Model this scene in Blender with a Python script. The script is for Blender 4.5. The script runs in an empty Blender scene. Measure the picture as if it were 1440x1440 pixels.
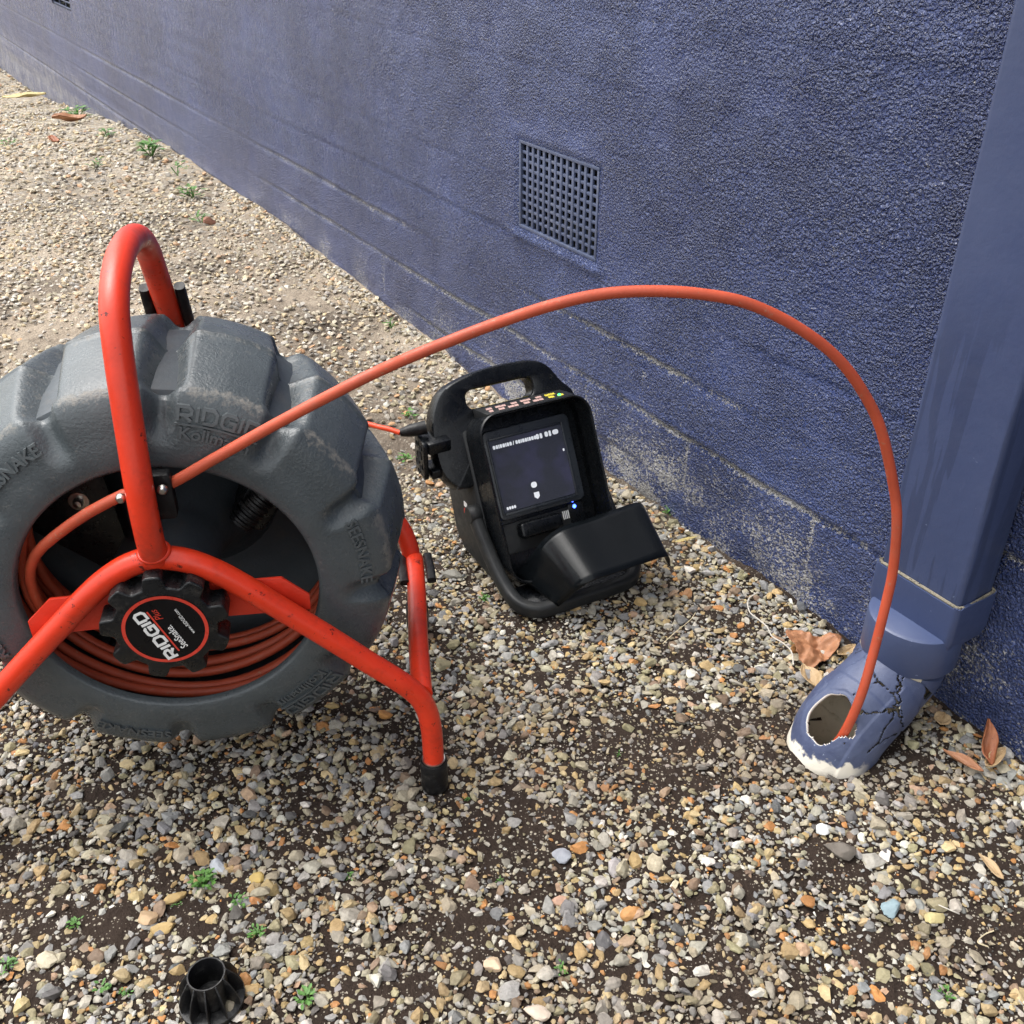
import bpy, bmesh, math, random
import numpy as np
from mathutils import Vector, Matrix

random.seed(11); rng = np.random.default_rng(11)
R = math.radians
scene = bpy.context.scene
COL = scene.collection

# ------------------------------------------------------------------ camera
CAM_H, PITCH, FPX = 1.0, R(32.3), 1442.0
cam = bpy.data.cameras.new('camera'); cam_o = bpy.data.objects.new('camera', cam); COL.objects.link(cam_o)
cam.sensor_width = 36; cam.lens = FPX / 1440 * 36; cam.clip_end = 500; cam.clip_start = 0.02
cam_o.location = (0, 0, CAM_H); cam_o.rotation_euler = (R(90) - PITCH, 0, 0)
scene.camera = cam_o

# ------------------------------------------------------------------ sky, sun, exposure
SUN_EL, SUN_AZ = R(66), R(-60)            # azimuth from +Y, negative = left
world = bpy.data.worlds.new('World'); scene.world = world; world.use_nodes = True
wn = world.node_tree.nodes; wl = world.node_tree.links
bg = wn['Background']
sky = wn.new('ShaderNodeTexSky'); sky.sky_type = 'NISHITA'; sky.sun_disc = False
sky.sun_elevation = SUN_EL; sky.sun_rotation = SUN_AZ; sky.air_density = 1.6; sky.dust_density = 4.0
hs = wn.new('ShaderNodeHueSaturation'); hs.inputs['Saturation'].default_value = 0.15
wl.new(sky.outputs[0], hs.inputs['Color']); wl.new(hs.outputs[0], bg.inputs['Color'])
bg.inputs['Strength'].default_value = 0.15
sun = bpy.data.lights.new('sun', 'SUN'); sun.energy = 0.75; sun.angle = R(60); sun.color = (1, 0.955, 0.89)
sun_o = bpy.data.objects.new('sun', sun); COL.objects.link(sun_o)
sdir = Vector((math.sin(SUN_AZ) * math.cos(SUN_EL), math.cos(SUN_AZ) * math.cos(SUN_EL), math.sin(SUN_EL)))
sun_o.rotation_euler = sdir.to_track_quat('Z', 'Y').to_euler()
scene.view_settings.view_transform = 'Standard'; scene.view_settings.look = 'None'
scene.view_settings.exposure = 1.40; scene.view_settings.gamma = 1
scene.cycles.max_bounces = 5; scene.cycles.diffuse_bounces = 3; scene.cycles.glossy_bounces = 2; scene.cycles.caustics_reflective = False

# ------------------------------------------------------------------ place constants
WA = R(32.3)
WD = Vector((-math.sin(WA), math.cos(WA), 0)); WN = Vector((math.cos(WA), math.sin(WA), 0))
WALL_N = 1.07
WALL_ROT = R(90) + WA                       # local x = along the wall (away), local y = towards the camera

def smooth(a, b, x):
    t = np.clip((np.asarray(x, float) - a) / (b - a), 0, 1); return t * t * (3 - 2 * t)

_lat = rng.random((256, 256))
def vnoise(x, y):
    x = np.asarray(x, float); y = np.asarray(y, float)
    xi = np.floor(x).astype(int); yi = np.floor(y).astype(int)
    fx = x - xi; fy = y - yi; fx = fx * fx * (3 - 2 * fx); fy = fy * fy * (3 - 2 * fy)
    g = lambda a, b: _lat[a & 255, b & 255]
    return (g(xi, yi) * (1 - fx) + g(xi + 1, yi) * fx) * (1 - fy) + (g(xi, yi + 1) * (1 - fx) + g(xi + 1, yi + 1) * fx) * fy
def fbm(x, y, o=4):
    s = 0; a = .5
    for i in range(o):
        s = s + a * vnoise(np.asarray(x) * 2 ** i + 17.3 * i, np.asarray(y) * 2 ** i + 5.1 * i); a *= .5
    return s / (1 - .5 ** o)

def ground_z(x, y):
    d = np.asarray(x) * WD.x + np.asarray(y) * WD.y
    z = .07 * smooth(1.5, 3.2, d) - .24 * smooth(3.9, 7.5, d)
    gap = WALL_N - (np.asarray(x) * WN.x + np.asarray(y) * WN.y)
    z = z + .020 * (1 - smooth(.0, .075, gap)) * (fbm(np.asarray(x) * 11 + 4, np.asarray(y) * 11, 3) + .1)
    return z + .012 * (fbm(np.asarray(x) * 3, np.asarray(y) * 3, 3) - .5)

def px_ground(px, py, z=0.0):
    X = (px - 720) / FPX; Y = -(py - 720) / FPX
    r = (X, math.cos(PITCH) + Y * math.sin(PITCH), -math.sin(PITCH) + Y * math.cos(PITCH))
    t = (CAM_H - z) / -r[2]
    return r[0] * t, r[1] * t
def project(x, y, z):
    z = z - CAM_H
    de = y * math.cos(PITCH) - z * math.sin(PITCH); up = y * math.sin(PITCH) + z * math.cos(PITCH)
    de = np.where(np.asarray(de) < .05, .05, de)
    return 720 + FPX * x / de, 720 - FPX * up / de, de

# ------------------------------------------------------------------ materials
def new_mat(name):
    m = bpy.data.materials.new(name); m.use_nodes = True
    nt = m.node_tree; b = nt.nodes['Principled BSDF']; return m, nt, b
def nd(nt, kind, **kw):
    n = nt.nodes.new(kind)
    for k, v in kw.items():
        if k.startswith('i_'): n.inputs[k[2:].replace('_', ' ')].default_value = v
        else: setattr(n, k, v)
    return n
def noise(nt, scale, detail=4, rough=.6, coord='Object', stretch=None):
    tc = nt.nodes.new('ShaderNodeTexCoord'); src = tc.outputs[coord]
    if stretch:
        mp = nt.nodes.new('ShaderNodeMapping'); mp.inputs['Scale'].default_value = stretch
        nt.links.new(src, mp.inputs['Vector']); src = mp.outputs['Vector']
    n = nt.nodes.new('ShaderNodeTexNoise'); n.inputs['Scale'].default_value = scale
    n.inputs['Detail'].default_value = min(detail, 4); n.inputs['Roughness'].default_value = rough
    nt.links.new(src, n.inputs['Vector']); return n
def ramp(nt, src, stops):
    r = nt.nodes.new('ShaderNodeValToRGB'); e = r.color_ramp.elements
    while len(e) < len(stops): e.new(.5)
    for i, (p, c) in enumerate(stops):
        e[i].position = p; e[i].color = (*c, 1) if len(c) == 3 else c
    nt.links.new(src, r.inputs['Fac']); return r
def gray(v): return (v, v, v)
def mixc(nt, fac, a, b):
    m = nt.nodes.new('ShaderNodeMix'); m.data_type = 'RGBA'
    def put(sock, v):
        if isinstance(v, tuple): sock.default_value = (*v, 1)
        else: nt.links.new(v, sock)
    if isinstance(fac, (int, float)): m.inputs[0].default_value = fac
    else: nt.links.new(fac, m.inputs[0])
    put(m.inputs[6], a); put(m.inputs[7], b); return m.outputs[2]
def math_n(nt, op, a, b=None, clamp=False):
    m = nt.nodes.new('ShaderNodeMath'); m.operation = op; m.use_clamp = clamp
    for i, v in enumerate((a, b)):
        if v is None: continue
        if isinstance(v, (int, float)): m.inputs[i].default_value = v
        else: nt.links.new(v, m.inputs[i])
    return m.outputs[0]
def bump(nt, b, src, dist, strength=1.0, prev=None):
    n = nt.nodes.new('ShaderNodeBump'); n.inputs['Distance'].default_value = dist; n.inputs['Strength'].default_value = strength
    nt.links.new(src, n.inputs['Height'])
    if prev is not None: nt.links.new(prev, n.inputs['Normal'])
    nt.links.new(n.outputs[0], b.inputs['Normal']); return n.outputs[0]

def worn(name, base, rough=.45, worn_c=None, wear=.62, scale=9, dirt=None, bumpd=.0004, bscale=260, spec=.5, rvar=.15, coat=0):
    """solid colour with mottling, scuffs, dirt and fine grain"""
    m, nt, b = new_mat(name)
    n1 = noise(nt, scale, 6, .65)
    c = mixc(nt, ramp(nt, n1.outputs['Fac'], [(.3, gray(0)), (.75, gray(1))]).outputs['Color'], tuple(v * .82 for v in base), tuple(min(1, v * 1.15) for v in base))
    if dirt:
        n3 = noise(nt, scale * 2.3, 8, .75)
        c = mixc(nt, ramp(nt, n3.outputs['Fac'], [(.52, gray(0)), (.75, gray(.75))]).outputs['Color'], c, dirt)
    if worn_c:
        n2 = noise(nt, scale * 5, 9, .8)
        c = mixc(nt, ramp(nt, n2.outputs['Fac'], [(wear, gray(0)), (wear + .05, gray(1))]).outputs['Color'], c, worn_c)
    nt.links.new(c, b.inputs['Base Color'])
    nr = noise(nt, scale * 3, 6, .7)
    rr = ramp(nt, nr.outputs['Fac'], [(.3, gray(max(0, rough - rvar))), (.7, gray(min(1, rough + rvar)))])
    nt.links.new(rr.outputs['Color'], b.inputs['Roughness'])
    b.inputs['Specular IOR Level'].default_value = spec
    if coat: b.inputs['Coat Weight'].default_value = coat; b.inputs['Coat Roughness'].default_value = .15
    nb = noise(nt, bscale, 3, .6); bump(nt, b, nb.outputs['Fac'], bumpd)
    return m
def plain(name, base, rough=.5, metal=0, emit=None, est=0):
    m, nt, b = new_mat(name)
    n1 = noise(nt, 40, 5, .7)
    c = mixc(nt, n1.outputs['Fac'], tuple(v * .85 for v in base), tuple(min(1, v * 1.12) for v in base))
    nt.links.new(c, b.inputs['Base Color']); b.inputs['Roughness'].default_value = rough; b.inputs['Metallic'].default_value = metal
    if emit: m.cycles.emission_sampling = 'NONE'; b.inputs['Emission Color'].default_value = (*emit, 1); b.inputs['Emission Strength'].default_value = est
    return m

# wall paint: semi-gloss navy over a coarse stippled render, worn and dusty near the ground
def wall_material():
    m, nt, b = new_mat('navy_wall_paint')
    tc = nt.nodes.new('ShaderNodeTexCoord')
    sx = nt.nodes.new('ShaderNodeSeparateXYZ'); nt.links.new(tc.outputs['Object'], sx.inputs[0])
    big = noise(nt, 2.2, 6, .6); mid = noise(nt, 14, 6, .7)
    c = mixc(nt, ramp(nt, big.outputs['Fac'], [(.32, gray(0)), (.68, gray(1))]).outputs['Color'], (.023, .037, .118), (.053, .078, .205))
    c = mixc(nt, ramp(nt, mid.outputs['Fac'], [(.45, gray(0)), (.8, gray(.5))]).outputs['Color'], c, (.075, .100, .215))
    # chalky streaks running down
    st = noise(nt, 5, 6, .7, stretch=(3.2, 1, .5))
    c = mixc(nt, ramp(nt, st.outputs['Fac'], [(.56, gray(0)), (.78, gray(.40))]).outputs['Color'], c, (.10, .13, .27))
    # dust band low on the wall, further along
    far = nt.nodes.new('ShaderNodeMapRange'); nt.links.new(sx.outputs['X'], far.inputs[0]); far.inputs[1].default_value = 1.2; far.inputs[2].default_value = 3.2
    low = nt.nodes.new('ShaderNodeMapRange'); nt.links.new(sx.outputs['Z'], low.inputs[0]); low.inputs[1].default_value = .33; low.inputs[2].default_value = .05
    dn = noise(nt, 11, 7, .72, stretch=(1.5, 1, .6))
    dm = math_n(nt, 'MULTIPLY', math_n(nt, 'MULTIPLY', far.outputs[0], low.outputs[0]), ramp(nt, dn.outputs['Fac'], [(.3, gray(.15)), (.7, gray(.8))]).outputs['Color'])
    c = mixc(nt, dm, c, (.16, .16, .22))
    # bare mortar specks where the paint has flaked: along joints (attribute) and at the foot
    at = nt.nodes.new('ShaderNodeAttribute'); at.attribute_name = 'wear'
    sp = noise(nt, 190, 4, .75); sp2 = noise(nt, 7, 5, .7)
    w = math_n(nt, 'MULTIPLY', at.outputs['Fac'], ramp(nt, sp2.outputs['Fac'], [(.35, gray(.45)), (.6, gray(1))]).outputs['Color'])
    th = math_n(nt, 'ADD', sp.outputs['Fac'], math_n(nt, 'MULTIPLY', w, .33))
    k = ramp(nt, th, [(.625, gray(0)), (.69, gray(1))])
    sf = noise(nt, 16, 4, .7)
    c = mixc(nt, math_n(nt, 'MULTIPLY', math_n(nt, 'MULTIPLY', at.outputs['Fac'], far.outputs[0]), ramp(nt, sf.outputs['Fac'], [(.42, gray(0)), (.68, gray(1.3))]).outputs['Color'], True), c, (.40, .39, .40))
    c = mixc(nt, k.outputs['Color'], c, (.38, .37, .36))
    nt.links.new(c, b.inputs['Base Color'])
    rr = noise(nt, 30, 5, .7); rg = ramp(nt, rr.outputs['Fac'], [(.3, gray(.19)), (.7, gray(.36))])
    rg2 = mixc(nt, dm, rg.outputs['Color'], (.8, .8, .8)); nt.links.new(rg2, b.inputs['Roughness'])
    # stipple, coarser and stronger on the near upper wall, brushed smoother further away
    s1 = noise(nt, 270, 2, .5); s2 = noise(nt, 110, 2, .6)
    h = math_n(nt, 'ADD', ramp(nt, s1.outputs['Fac'], [(.42, gray(0)), (.62, gray(1))]).outputs['Color'], math_n(nt, 'MULTIPLY', s2.outputs['Fac'], 1.1))
    nearf = nt.nodes.new('ShaderNodeMapRange'); nt.links.new(sx.outputs['X'], nearf.inputs[0])
    nearf.inputs[1].default_value = .8; nearf.inputs[2].default_value = 3.0; nearf.inputs[3].default_value = 1.0; nearf.inputs[4].default_value = .40
    pat = noise(nt, 6, 3, .6)
    amp = math_n(nt, 'MULTIPLY', nearf.outputs[0], ramp(nt, pat.outputs['Fac'], [(.34, gray(.30)), (.6, gray(1.15))]).outputs['Color'])
    h = math_n(nt, 'MULTIPLY', h, amp)
    bump(nt, b, h, .0072, 1.0)
    b.inputs['Specular IOR Level'].default_value = .55
    return m
def pipe_material(name, base, streaks=True):
    m, nt, b = new_mat(name)
    n1 = noise(nt, 5, 5, .6)
    c = mixc(nt, n1.outputs['Fac'], tuple(v * .88 for v in base), tuple(v * 1.12 for v in base))
    if streaks:
        tc = nt.nodes.new('ShaderNodeTexCoord'); sx = nt.nodes.new('ShaderNodeSeparateXYZ'); nt.links.new(tc.outputs['Object'], sx.inputs[0])
        lowm = nt.nodes.new('ShaderNodeMapRange'); nt.links.new(sx.outputs['Z'], lowm.inputs[0]); lowm.inputs[1].default_value = .62; lowm.inputs[2].default_value = .52
        s = noise(nt, 30, 3, .6, stretch=(1.5, 1.5, .10))
        mk = math_n(nt, 'MULTIPLY', ramp(nt, s.outputs['Fac'], [(.500, gray(0)), (.520, gray(1))]).outputs['Color'], lowm.outputs[0])
        c = mixc(nt, mk, c, tuple(v * .78 for v in base))
    sc = noise(nt, 70, 8, .8)
    c = mixc(nt, ramp(nt, sc.outputs['Fac'], [(.70, gray(0)), (.74, gray(.8))]).outputs['Color'], c, (.22, .26, .38))
    nt.links.new(c, b.inputs['Base Color'])
    rr = noise(nt, 22, 5, .7); nt.links.new(ramp(nt, rr.outputs['Fac'], [(.3, gray(.33)), (.7, gray(.5))]).outputs['Color'], b.inputs['Roughness'])
    bump(nt, b, noise(nt, 90, 4, .6).outputs['Fac'], .0004)
    return m
def elbow_material():
    m, nt, b = new_mat('weathered_blue_pvc')
    tc = nt.nodes.new('ShaderNodeTexCoord'); sx = nt.nodes.new('ShaderNodeSeparateXYZ'); nt.links.new(tc.outputs['Object'], sx.inputs[0])
    n1 = noise(nt, 16, 7, .7)
    c = mixc(nt, ramp(nt, n1.outputs['Fac'], [(.3, gray(0)), (.7, gray(1))]).outputs['Color'], (.038, .050, .110), (.080, .100, .175))
    s = noise(nt, 110, 7, .8)
    c = mixc(nt, ramp(nt, s.outputs['Fac'], [(.66, gray(0)), (.70, gray(.8))]).outputs['Color'], c, (.30, .34, .46))
    e = noise(nt, 48, 3, .55)
    zz = math_n(nt, 'ADD', sx.outputs['Z'], math_n(nt, 'MULTIPLY', math_n(nt, 'SUBTRACT', e.outputs['Fac'], .5), .045))
    fr = nt.nodes.new('ShaderNodeMapRange'); nt.links.new(sx.outputs['Y'], fr.inputs[0]); fr.inputs[1].default_value = .17; fr.inputs[2].default_value = .20
    k = math_n(nt, 'MULTIPLY', ramp(nt, zz, [(.0175, gray(1)), (.0180, gray(0))]).outputs['Color'], fr.outputs[0])
    c = mixc(nt, k, c, (.72, .67, .57))
    nt.links.new(c, b.inputs['Base Color']); b.inputs['Roughness'].default_value = .5
    bump(nt, b, noise(nt, 60, 5, .7).outputs['Fac'], .0012)
    return m
def soil_material():
    m, nt, b = new_mat('soil_and_grit')
    tc = nt.nodes.new('ShaderNodeTexCoord'); sx = nt.nodes.new('ShaderNodeSeparateXYZ'); nt.links.new(tc.outputs['Object'], sx.inputs[0])
    n1 = noise(nt, 9, 8, .7)
    dark = mixc(nt, n1.outputs['Fac'], (.014, .009, .007), (.050, .034, .025))
    sand = mixc(nt, n1.outputs['Fac'], (.24, .19, .14), (.50, .415, .32))
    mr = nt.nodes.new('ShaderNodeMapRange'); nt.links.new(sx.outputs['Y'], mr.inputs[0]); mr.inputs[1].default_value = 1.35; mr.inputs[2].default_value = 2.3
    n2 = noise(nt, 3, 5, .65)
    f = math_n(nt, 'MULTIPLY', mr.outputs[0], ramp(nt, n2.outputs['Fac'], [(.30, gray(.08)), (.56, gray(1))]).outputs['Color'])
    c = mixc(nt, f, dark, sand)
    # grit: fine pale crumbs
    for sc, lo, col in ((420, .14, (.34, .30, .24)), (210, .16, (.38, .34, .27))):
        v = nt.nodes.new('ShaderNodeTexVoronoi'); v.inputs['Scale'].default_value = sc; nt.links.new(tc.outputs['Object'], v.inputs['Vector'])
        sel = nt.nodes.new('ShaderNodeSeparateColor'); nt.links.new(v.outputs['Color'], sel.inputs[0])
        k = math_n(nt, 'MULTIPLY', ramp(nt, v.outputs['Distance'], [(.25, gray(1)), (.40, gray(0))]).outputs['Color'], math_n(nt, 'GREATER_THAN', sel.outputs[0], 1 - lo))
        c = mixc(nt, k, c, col)
    # far away the stones are too small to tell apart: cells of stone colour
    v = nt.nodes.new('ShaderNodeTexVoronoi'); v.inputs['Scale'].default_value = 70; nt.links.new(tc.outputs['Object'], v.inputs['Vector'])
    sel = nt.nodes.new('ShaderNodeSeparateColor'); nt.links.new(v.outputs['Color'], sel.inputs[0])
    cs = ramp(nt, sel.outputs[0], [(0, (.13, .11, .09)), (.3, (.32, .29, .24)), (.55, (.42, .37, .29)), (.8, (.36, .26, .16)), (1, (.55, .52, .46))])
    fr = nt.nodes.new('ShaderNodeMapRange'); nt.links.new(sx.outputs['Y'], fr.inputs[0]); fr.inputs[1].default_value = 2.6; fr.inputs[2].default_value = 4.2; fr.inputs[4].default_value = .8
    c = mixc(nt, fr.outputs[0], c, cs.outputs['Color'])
    nt.links.new(c, b.inputs['Base Color']); b.inputs['Roughness'].default_value = .9; b.inputs['Specular IOR Level'].default_value = .2
    h = math_n(nt, 'ADD', noise(nt, 130, 6, .75).outputs['Fac'], math_n(nt, 'MULTIPLY', v.outputs['Distance'], -.6))
    bump(nt, b, h, .006)
    return m
def gravel_material():
    m, nt, b = new_mat('mixed_flint_gravel')
    a = nt.nodes.new('ShaderNodeAttribute'); a.attribute_name = 'tint'
    n1 = noise(nt, 150, 5, .7)
    c = mixc(nt, 1.0, a.outputs['Color'], ramp(nt, n1.outputs['Fac'], [(.25, gray(.66)), (.7, gray(1.12))]).outputs['Color'])
    c.node.blend_type = 'MULTIPLY'
    n2 = noise(nt, 60, 6, .75)
    c = mixc(nt, ramp(nt, n2.outputs['Fac'], [(.6, gray(0)), (.75, gray(.55))]).outputs['Color'], c, (.085, .062, .045))
    nt.links.new(c, b.inputs['Base Color'])
    nt.links.new(ramp(nt, n2.outputs['Fac'], [(.3, gray(.42)), (.7, gray(.8))]).outputs['Color'], b.inputs['Roughness'])
    b.inputs['Specular IOR Level'].default_value = .4
    bump(nt, b, noise(nt, 380, 4, .7).outputs['Fac'], .0009)
    return m
def leaf_material(name, c1, c2, c3):
    m, nt, b = new_mat(name)
    n1 = noise(nt, 60, 6, .7); n2 = noise(nt, 240, 5, .75)
    c = mixc(nt, ramp(nt, n1.outputs['Fac'], [(.35, gray(0)), (.65, gray(1))]).outputs['Color'], c1, c2)
    c = mixc(nt, ramp(nt, n2.outputs['Fac'], [(.58, gray(0)), (.68, gray(.8))]).outputs['Color'], c, c3)
    nt.links.new(c, b.inputs['Base Color']); b.inputs['Roughness'].default_value = .55
    bump(nt, b, n2.outputs['Fac'], .0006); return m
def screen_material():
    m, nt, b = new_mat('dark_lcd_glass')
    tc = nt.nodes.new('ShaderNodeTexCoord'); mp = nt.nodes.new('ShaderNodeMapping'); nt.links.new(tc.outputs['Object'], mp.inputs['Vector'])
    n1 = noise(nt, 22, 2, .5); v = noise(nt, 700, 2, .6)
    e = mixc(nt, ramp(nt, n1.outputs['Fac'], [(.5, gray(0)), (.75, gray(1))]).outputs['Color'], (.001, .0015, .003), (.010, .009, .030))
    e2 = mixc(nt, ramp(nt, v.outputs['Fac'], [(.45, gray(0)), (.7, gray(.6))]).outputs['Color'], e, (.022, .022, .045))
    m.cycles.emission_sampling = 'NONE'; nt.links.new(e2, b.inputs['Emission Color']); b.inputs['Emission Strength'].default_value = .5
    b.inputs['Base Color'].default_value = (.030, .032, .037, 1); b.inputs['Roughness'].default_value = .34
    return m

M = {}
M['wall'] = wall_material()
M['pipe'] = pipe_material('blue_downpipe_paint', (.046, .063, .133))
M['collar'] = pipe_material('blue_collar_paint', (.046, .064, .140), False)
M['ledge'] = pipe_material('blue_socket_paint', (.056, .076, .155), False)
M['elbow'] = elbow_material()
M['pvc_in'] = worn('stained_cream_pvc', (.55, .49, .37), .6, dirt=(.22, .17, .10), scale=14)
M['pvc_cut'] = worn('broken_cream_pvc', (.78, .74, .66), .6)
M['gap'] = worn('dirty_joint_sealant', (.26, .23, .17), .8, dirt=(.02, .017, .013), scale=45, worn_c=(.015, .012, .01), wear=.56)
M['soil'] = soil_material(); M['gravel'] = gravel_material()
M['red'] = worn('scuffed_red_enamel', (.69, .040, .012), .36, worn_c=(.10, .012, .008), wear=.62, scale=9, dirt=(.36, .028, .013), bumpd=.0002, rvar=.1)
M['redplate'] = worn('red_painted_plate', (.62, .034, .013), .4, worn_c=(.3, .05, .03), wear=.68, scale=10)
M['cable'] = worn('dusty_red_cable_jacket', (.48, .074, .030), .55, worn_c=(.40, .14, .08), wear=.62, scale=14, dirt=(.36, .085, .045), bumpd=.0002)
M['lead'] = plain('orange_red_lead', (.75, .07, .02), .4)
M['drum'] = worn('grey_moulded_plastic', (.066, .078, .084), .30, worn_c=(.15, .15, .148), wear=.72, scale=12, dirt=(.080, .089, .093), bumpd=.0007, bscale=300, rvar=.12)
def add_grime(m):
    nt = m.node_tree; b = nt.nodes['Principled BSDF']; src = b.inputs['Base Color'].links[0].from_socket
    a = nt.nodes.new('ShaderNodeAttribute'); a.attribute_name = 'grime'; n = noise(nt, 110, 5, .8)
    k = ramp(nt, math_n(nt, 'ADD', n.outputs['Fac'], math_n(nt, 'MULTIPLY', a.outputs['Fac'], .30)), [(.63, gray(0)), (.84, gray(.70))])
    nt.links.new(mixc(nt, k.outputs['Color'], src, (.24, .22, .19)), b.inputs['Base Color'])
    r0 = b.inputs['Roughness'].links[0].from_socket; nt.links.new(mixc(nt, k.outputs['Color'], r0, (.8, .8, .8)), b.inputs['Roughness'])
add_grime(M['drum'])
M['emboss'] = worn('grey_moulded_lettering', (.082, .093, .098), .38, scale=20, bumpd=.0004)
M['grime'] = worn('pale_scuffed_edge', (.24, .22, .18), .75, dirt=(.10, .09, .08), scale=60)
M['drum_in'] = worn('dark_grey_drum_lining', (.048, .058, .067), .5, dirt=(.07, .065, .06), scale=16)
M['black'] = worn('black_rubber', (.006, .006, .007), .45, spec=.3, dirt=(.05, .047, .043), scale=26)
M['knob'] = worn('black_knob_plastic', (.008, .009, .010), .32, spec=.35, worn_c=(.12, .11, .10), wear=.69, scale=26, dirt=(.045, .042, .038), bumpd=.0006)
M['labelblack'] = worn('black_label_film', (.005, .005, .006), .35, spec=.2, worn_c=(.15, .15, .15), wear=.74, scale=30, bumpd=.0001)
M['labelred'] = worn('red_label_print', (.60, .05, .03), .35, scale=30, bumpd=.0001)
M['white'] = plain('white_print', (.80, .80, .78), .4)
M['steel'] = plain('zinc_steel', (.55, .54, .50), .3, 1.0)
M['mon'] = worn('black_case_plastic', (.005, .006, .0075), .26, spec=.30, worn_c=(.09, .09, .09), wear=.74, scale=22, dirt=(.015, .015, .015), bumpd=.0002)
M['monmat'] = worn('dark_grey_case_plastic', (.014, .015, .016), .48, spec=.3, dirt=(.034, .032, .029), scale=12, bumpd=.0003)
M['gloss'] = worn('glossy_black_visor', (.004, .005, .006), .20, worn_c=(.09, .09, .09), wear=.70, scale=26, rvar=.07, bumpd=.0001, spec=.20)
M['screen'] = screen_material()
M['bezel'] = worn('grey_bezel_plastic', (.024, .028, .034), .34, scale=20, bumpd=.0002)
M['osd'] = plain('lit_screen_print', (.8, .8, .8), .4, emit=(.85, .92, 1), est=.12)
M['blue_led'] = plain('blue_led', (.05, .08, .6), .3, emit=(.05, .12, 1), est=3)
M['green_led'] = plain('green_led', (.05, .6, .1), .3, emit=(.05, 1, .2), est=1.2)
M['pink'] = plain('pink_icon_print', (.46, .30, .27), .5)
M['yellow'] = plain('yellow_label_strip', (.55, .46, .05), .5)
M['vent'] = worn('blue_painted_grille', (.075, .095, .165), .42, worn_c=(.32, .33, .36), wear=.66, scale=30, dirt=(.16, .17, .20))
M['duct'] = plain('dark_duct', (.01, .01, .01), .9)  # near-black colour stands in for shade inside vent, holes and cracks
M['duct_dirt'] = worn('dusty_duct_rubble', (.06, .06, .045), .9, scale=30)
M['leaf_brown'] = leaf_material('dry_brown_leaf', (.30, .125, .055), (.42, .20, .10), (.16, .06, .03))
M['leaf_dark'] = leaf_material('russet_leaf', (.24, .07, .028), (.36, .13, .05), (.10, .035, .018))
M['leaf_tan'] = leaf_material('tan_leaf', (.36, .24, .12), (.46, .33, .19), (.20, .12, .06))
M['leaf_yellow'] = leaf_material('yellowed_leaf', (.50, .40, .16), (.56, .46, .22), (.35, .26, .10))
M['weed'] = leaf_material('fresh_weed_green', (.05, .14, .022), (.10, .23, .04), (.16, .30, .07))
M['straw'] = plain('bleached_straw', (.55, .46, .30), .7)
M['fibre'] = plain('white_fibre_strand', (.52, .48, .42), .8)
M['concrete'] = worn('damp_grey_concrete', (.13, .115, .10), .75, worn_c=(.30, .28, .25), wear=.66, scale=30, bumpd=.002)
M['cap'] = worn('dusty_black_pot_plastic', (.009, .009, .010), .45, spec=.35, dirt=(.09, .088, .082), scale=22, worn_c=(.14, .135, .125), wear=.7)

# ------------------------------------------------------------------ mesh helpers
def link(name, me, mat=None, parent=None, smooth_sh=True):
    o = bpy.data.objects.new(name, me); COL.objects.link(o)
    if mat is not None:
        for mm in (mat if isinstance(mat, (list, tuple)) else [mat]): me.materials.append(mm)
    if parent is not None: o.parent = parent
    if smooth_sh and len(me.polygons): me.polygons.foreach_set('use_smooth', [True] * len(me.polygons))
    return o
def mesh(name, v, f, mat=None, parent=None, smooth_sh=True):
    me = bpy.data.meshes.new(name); me.from_pydata([tuple(map(float, p)) for p in v], [], [tuple(int(i) for i in q) for q in f]); me.update()
    return link(name, me, mat, parent, smooth_sh)
def sharp(o, ang=35):
    o.data.set_sharp_from_angle(angle=R(ang)); return o
def tag(o, label, cat=None, group=None, kind=None):
    if label: o['label'] = label
    if cat: o['category'] = cat
    if group: o['group'] = group
    if kind: o['kind'] = kind
    return o
def empty(name, loc, rz=0):
    o = bpy.data.objects.new(name, None); COL.objects.link(o); o.location = loc; o.rotation_euler = (0, 0, rz)
    o.empty_display_size = .05; return o

def catmull(pts, n=8, closed=False):
    P = [np.array(p, float) for p in pts]; out = []; m = len(P)
    rngi = range(m) if closed else range(m - 1)
    for i in rngi:
        p1, p2 = P[i], P[(i + 1) % m]
        p0 = P[(i - 1) % m] if (closed or i > 0) else 2 * p1 - p2
        p3 = P[(i + 2) % m] if (closed or i + 2 < m) else 2 * p2 - p1
        for k in range(n):
            t = k / n
            out.append(.5 * ((2 * p1) + (p2 - p0) * t + (2 * p0 - 5 * p1 + 4 * p2 - p3) * t * t + (3 * p1 - p0 - 3 * p2 + p3) * t ** 3))
    if not closed: out.append(P[-1])
    return np.array(out)
def frames(path, closed=False, up=None):
    p = np.asarray(path, float); T = np.gradient(p, axis=0)
    if closed: T = np.roll(p, -1, 0) - np.roll(p, 1, 0)
    T /= np.linalg.norm(T, axis=1)[:, None] + 1e-12
    N = np.zeros_like(p)
    a = np.array(up if up is not None else ([0, 0, 1] if abs(T[0][2]) < .9 else [1, 0, 0]), float)
    n0 = a - T[0] * (a @ T[0]); n0 /= np.linalg.norm(n0)
    for i in range(len(p)):
        if up is not None: n0 = np.array(up, float)
        n0 = n0 - T[i] * (n0 @ T[i]); n0 /= np.linalg.norm(n0) + 1e-12; N[i] = n0
    return T, N, np.cross(T, N)
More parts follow.
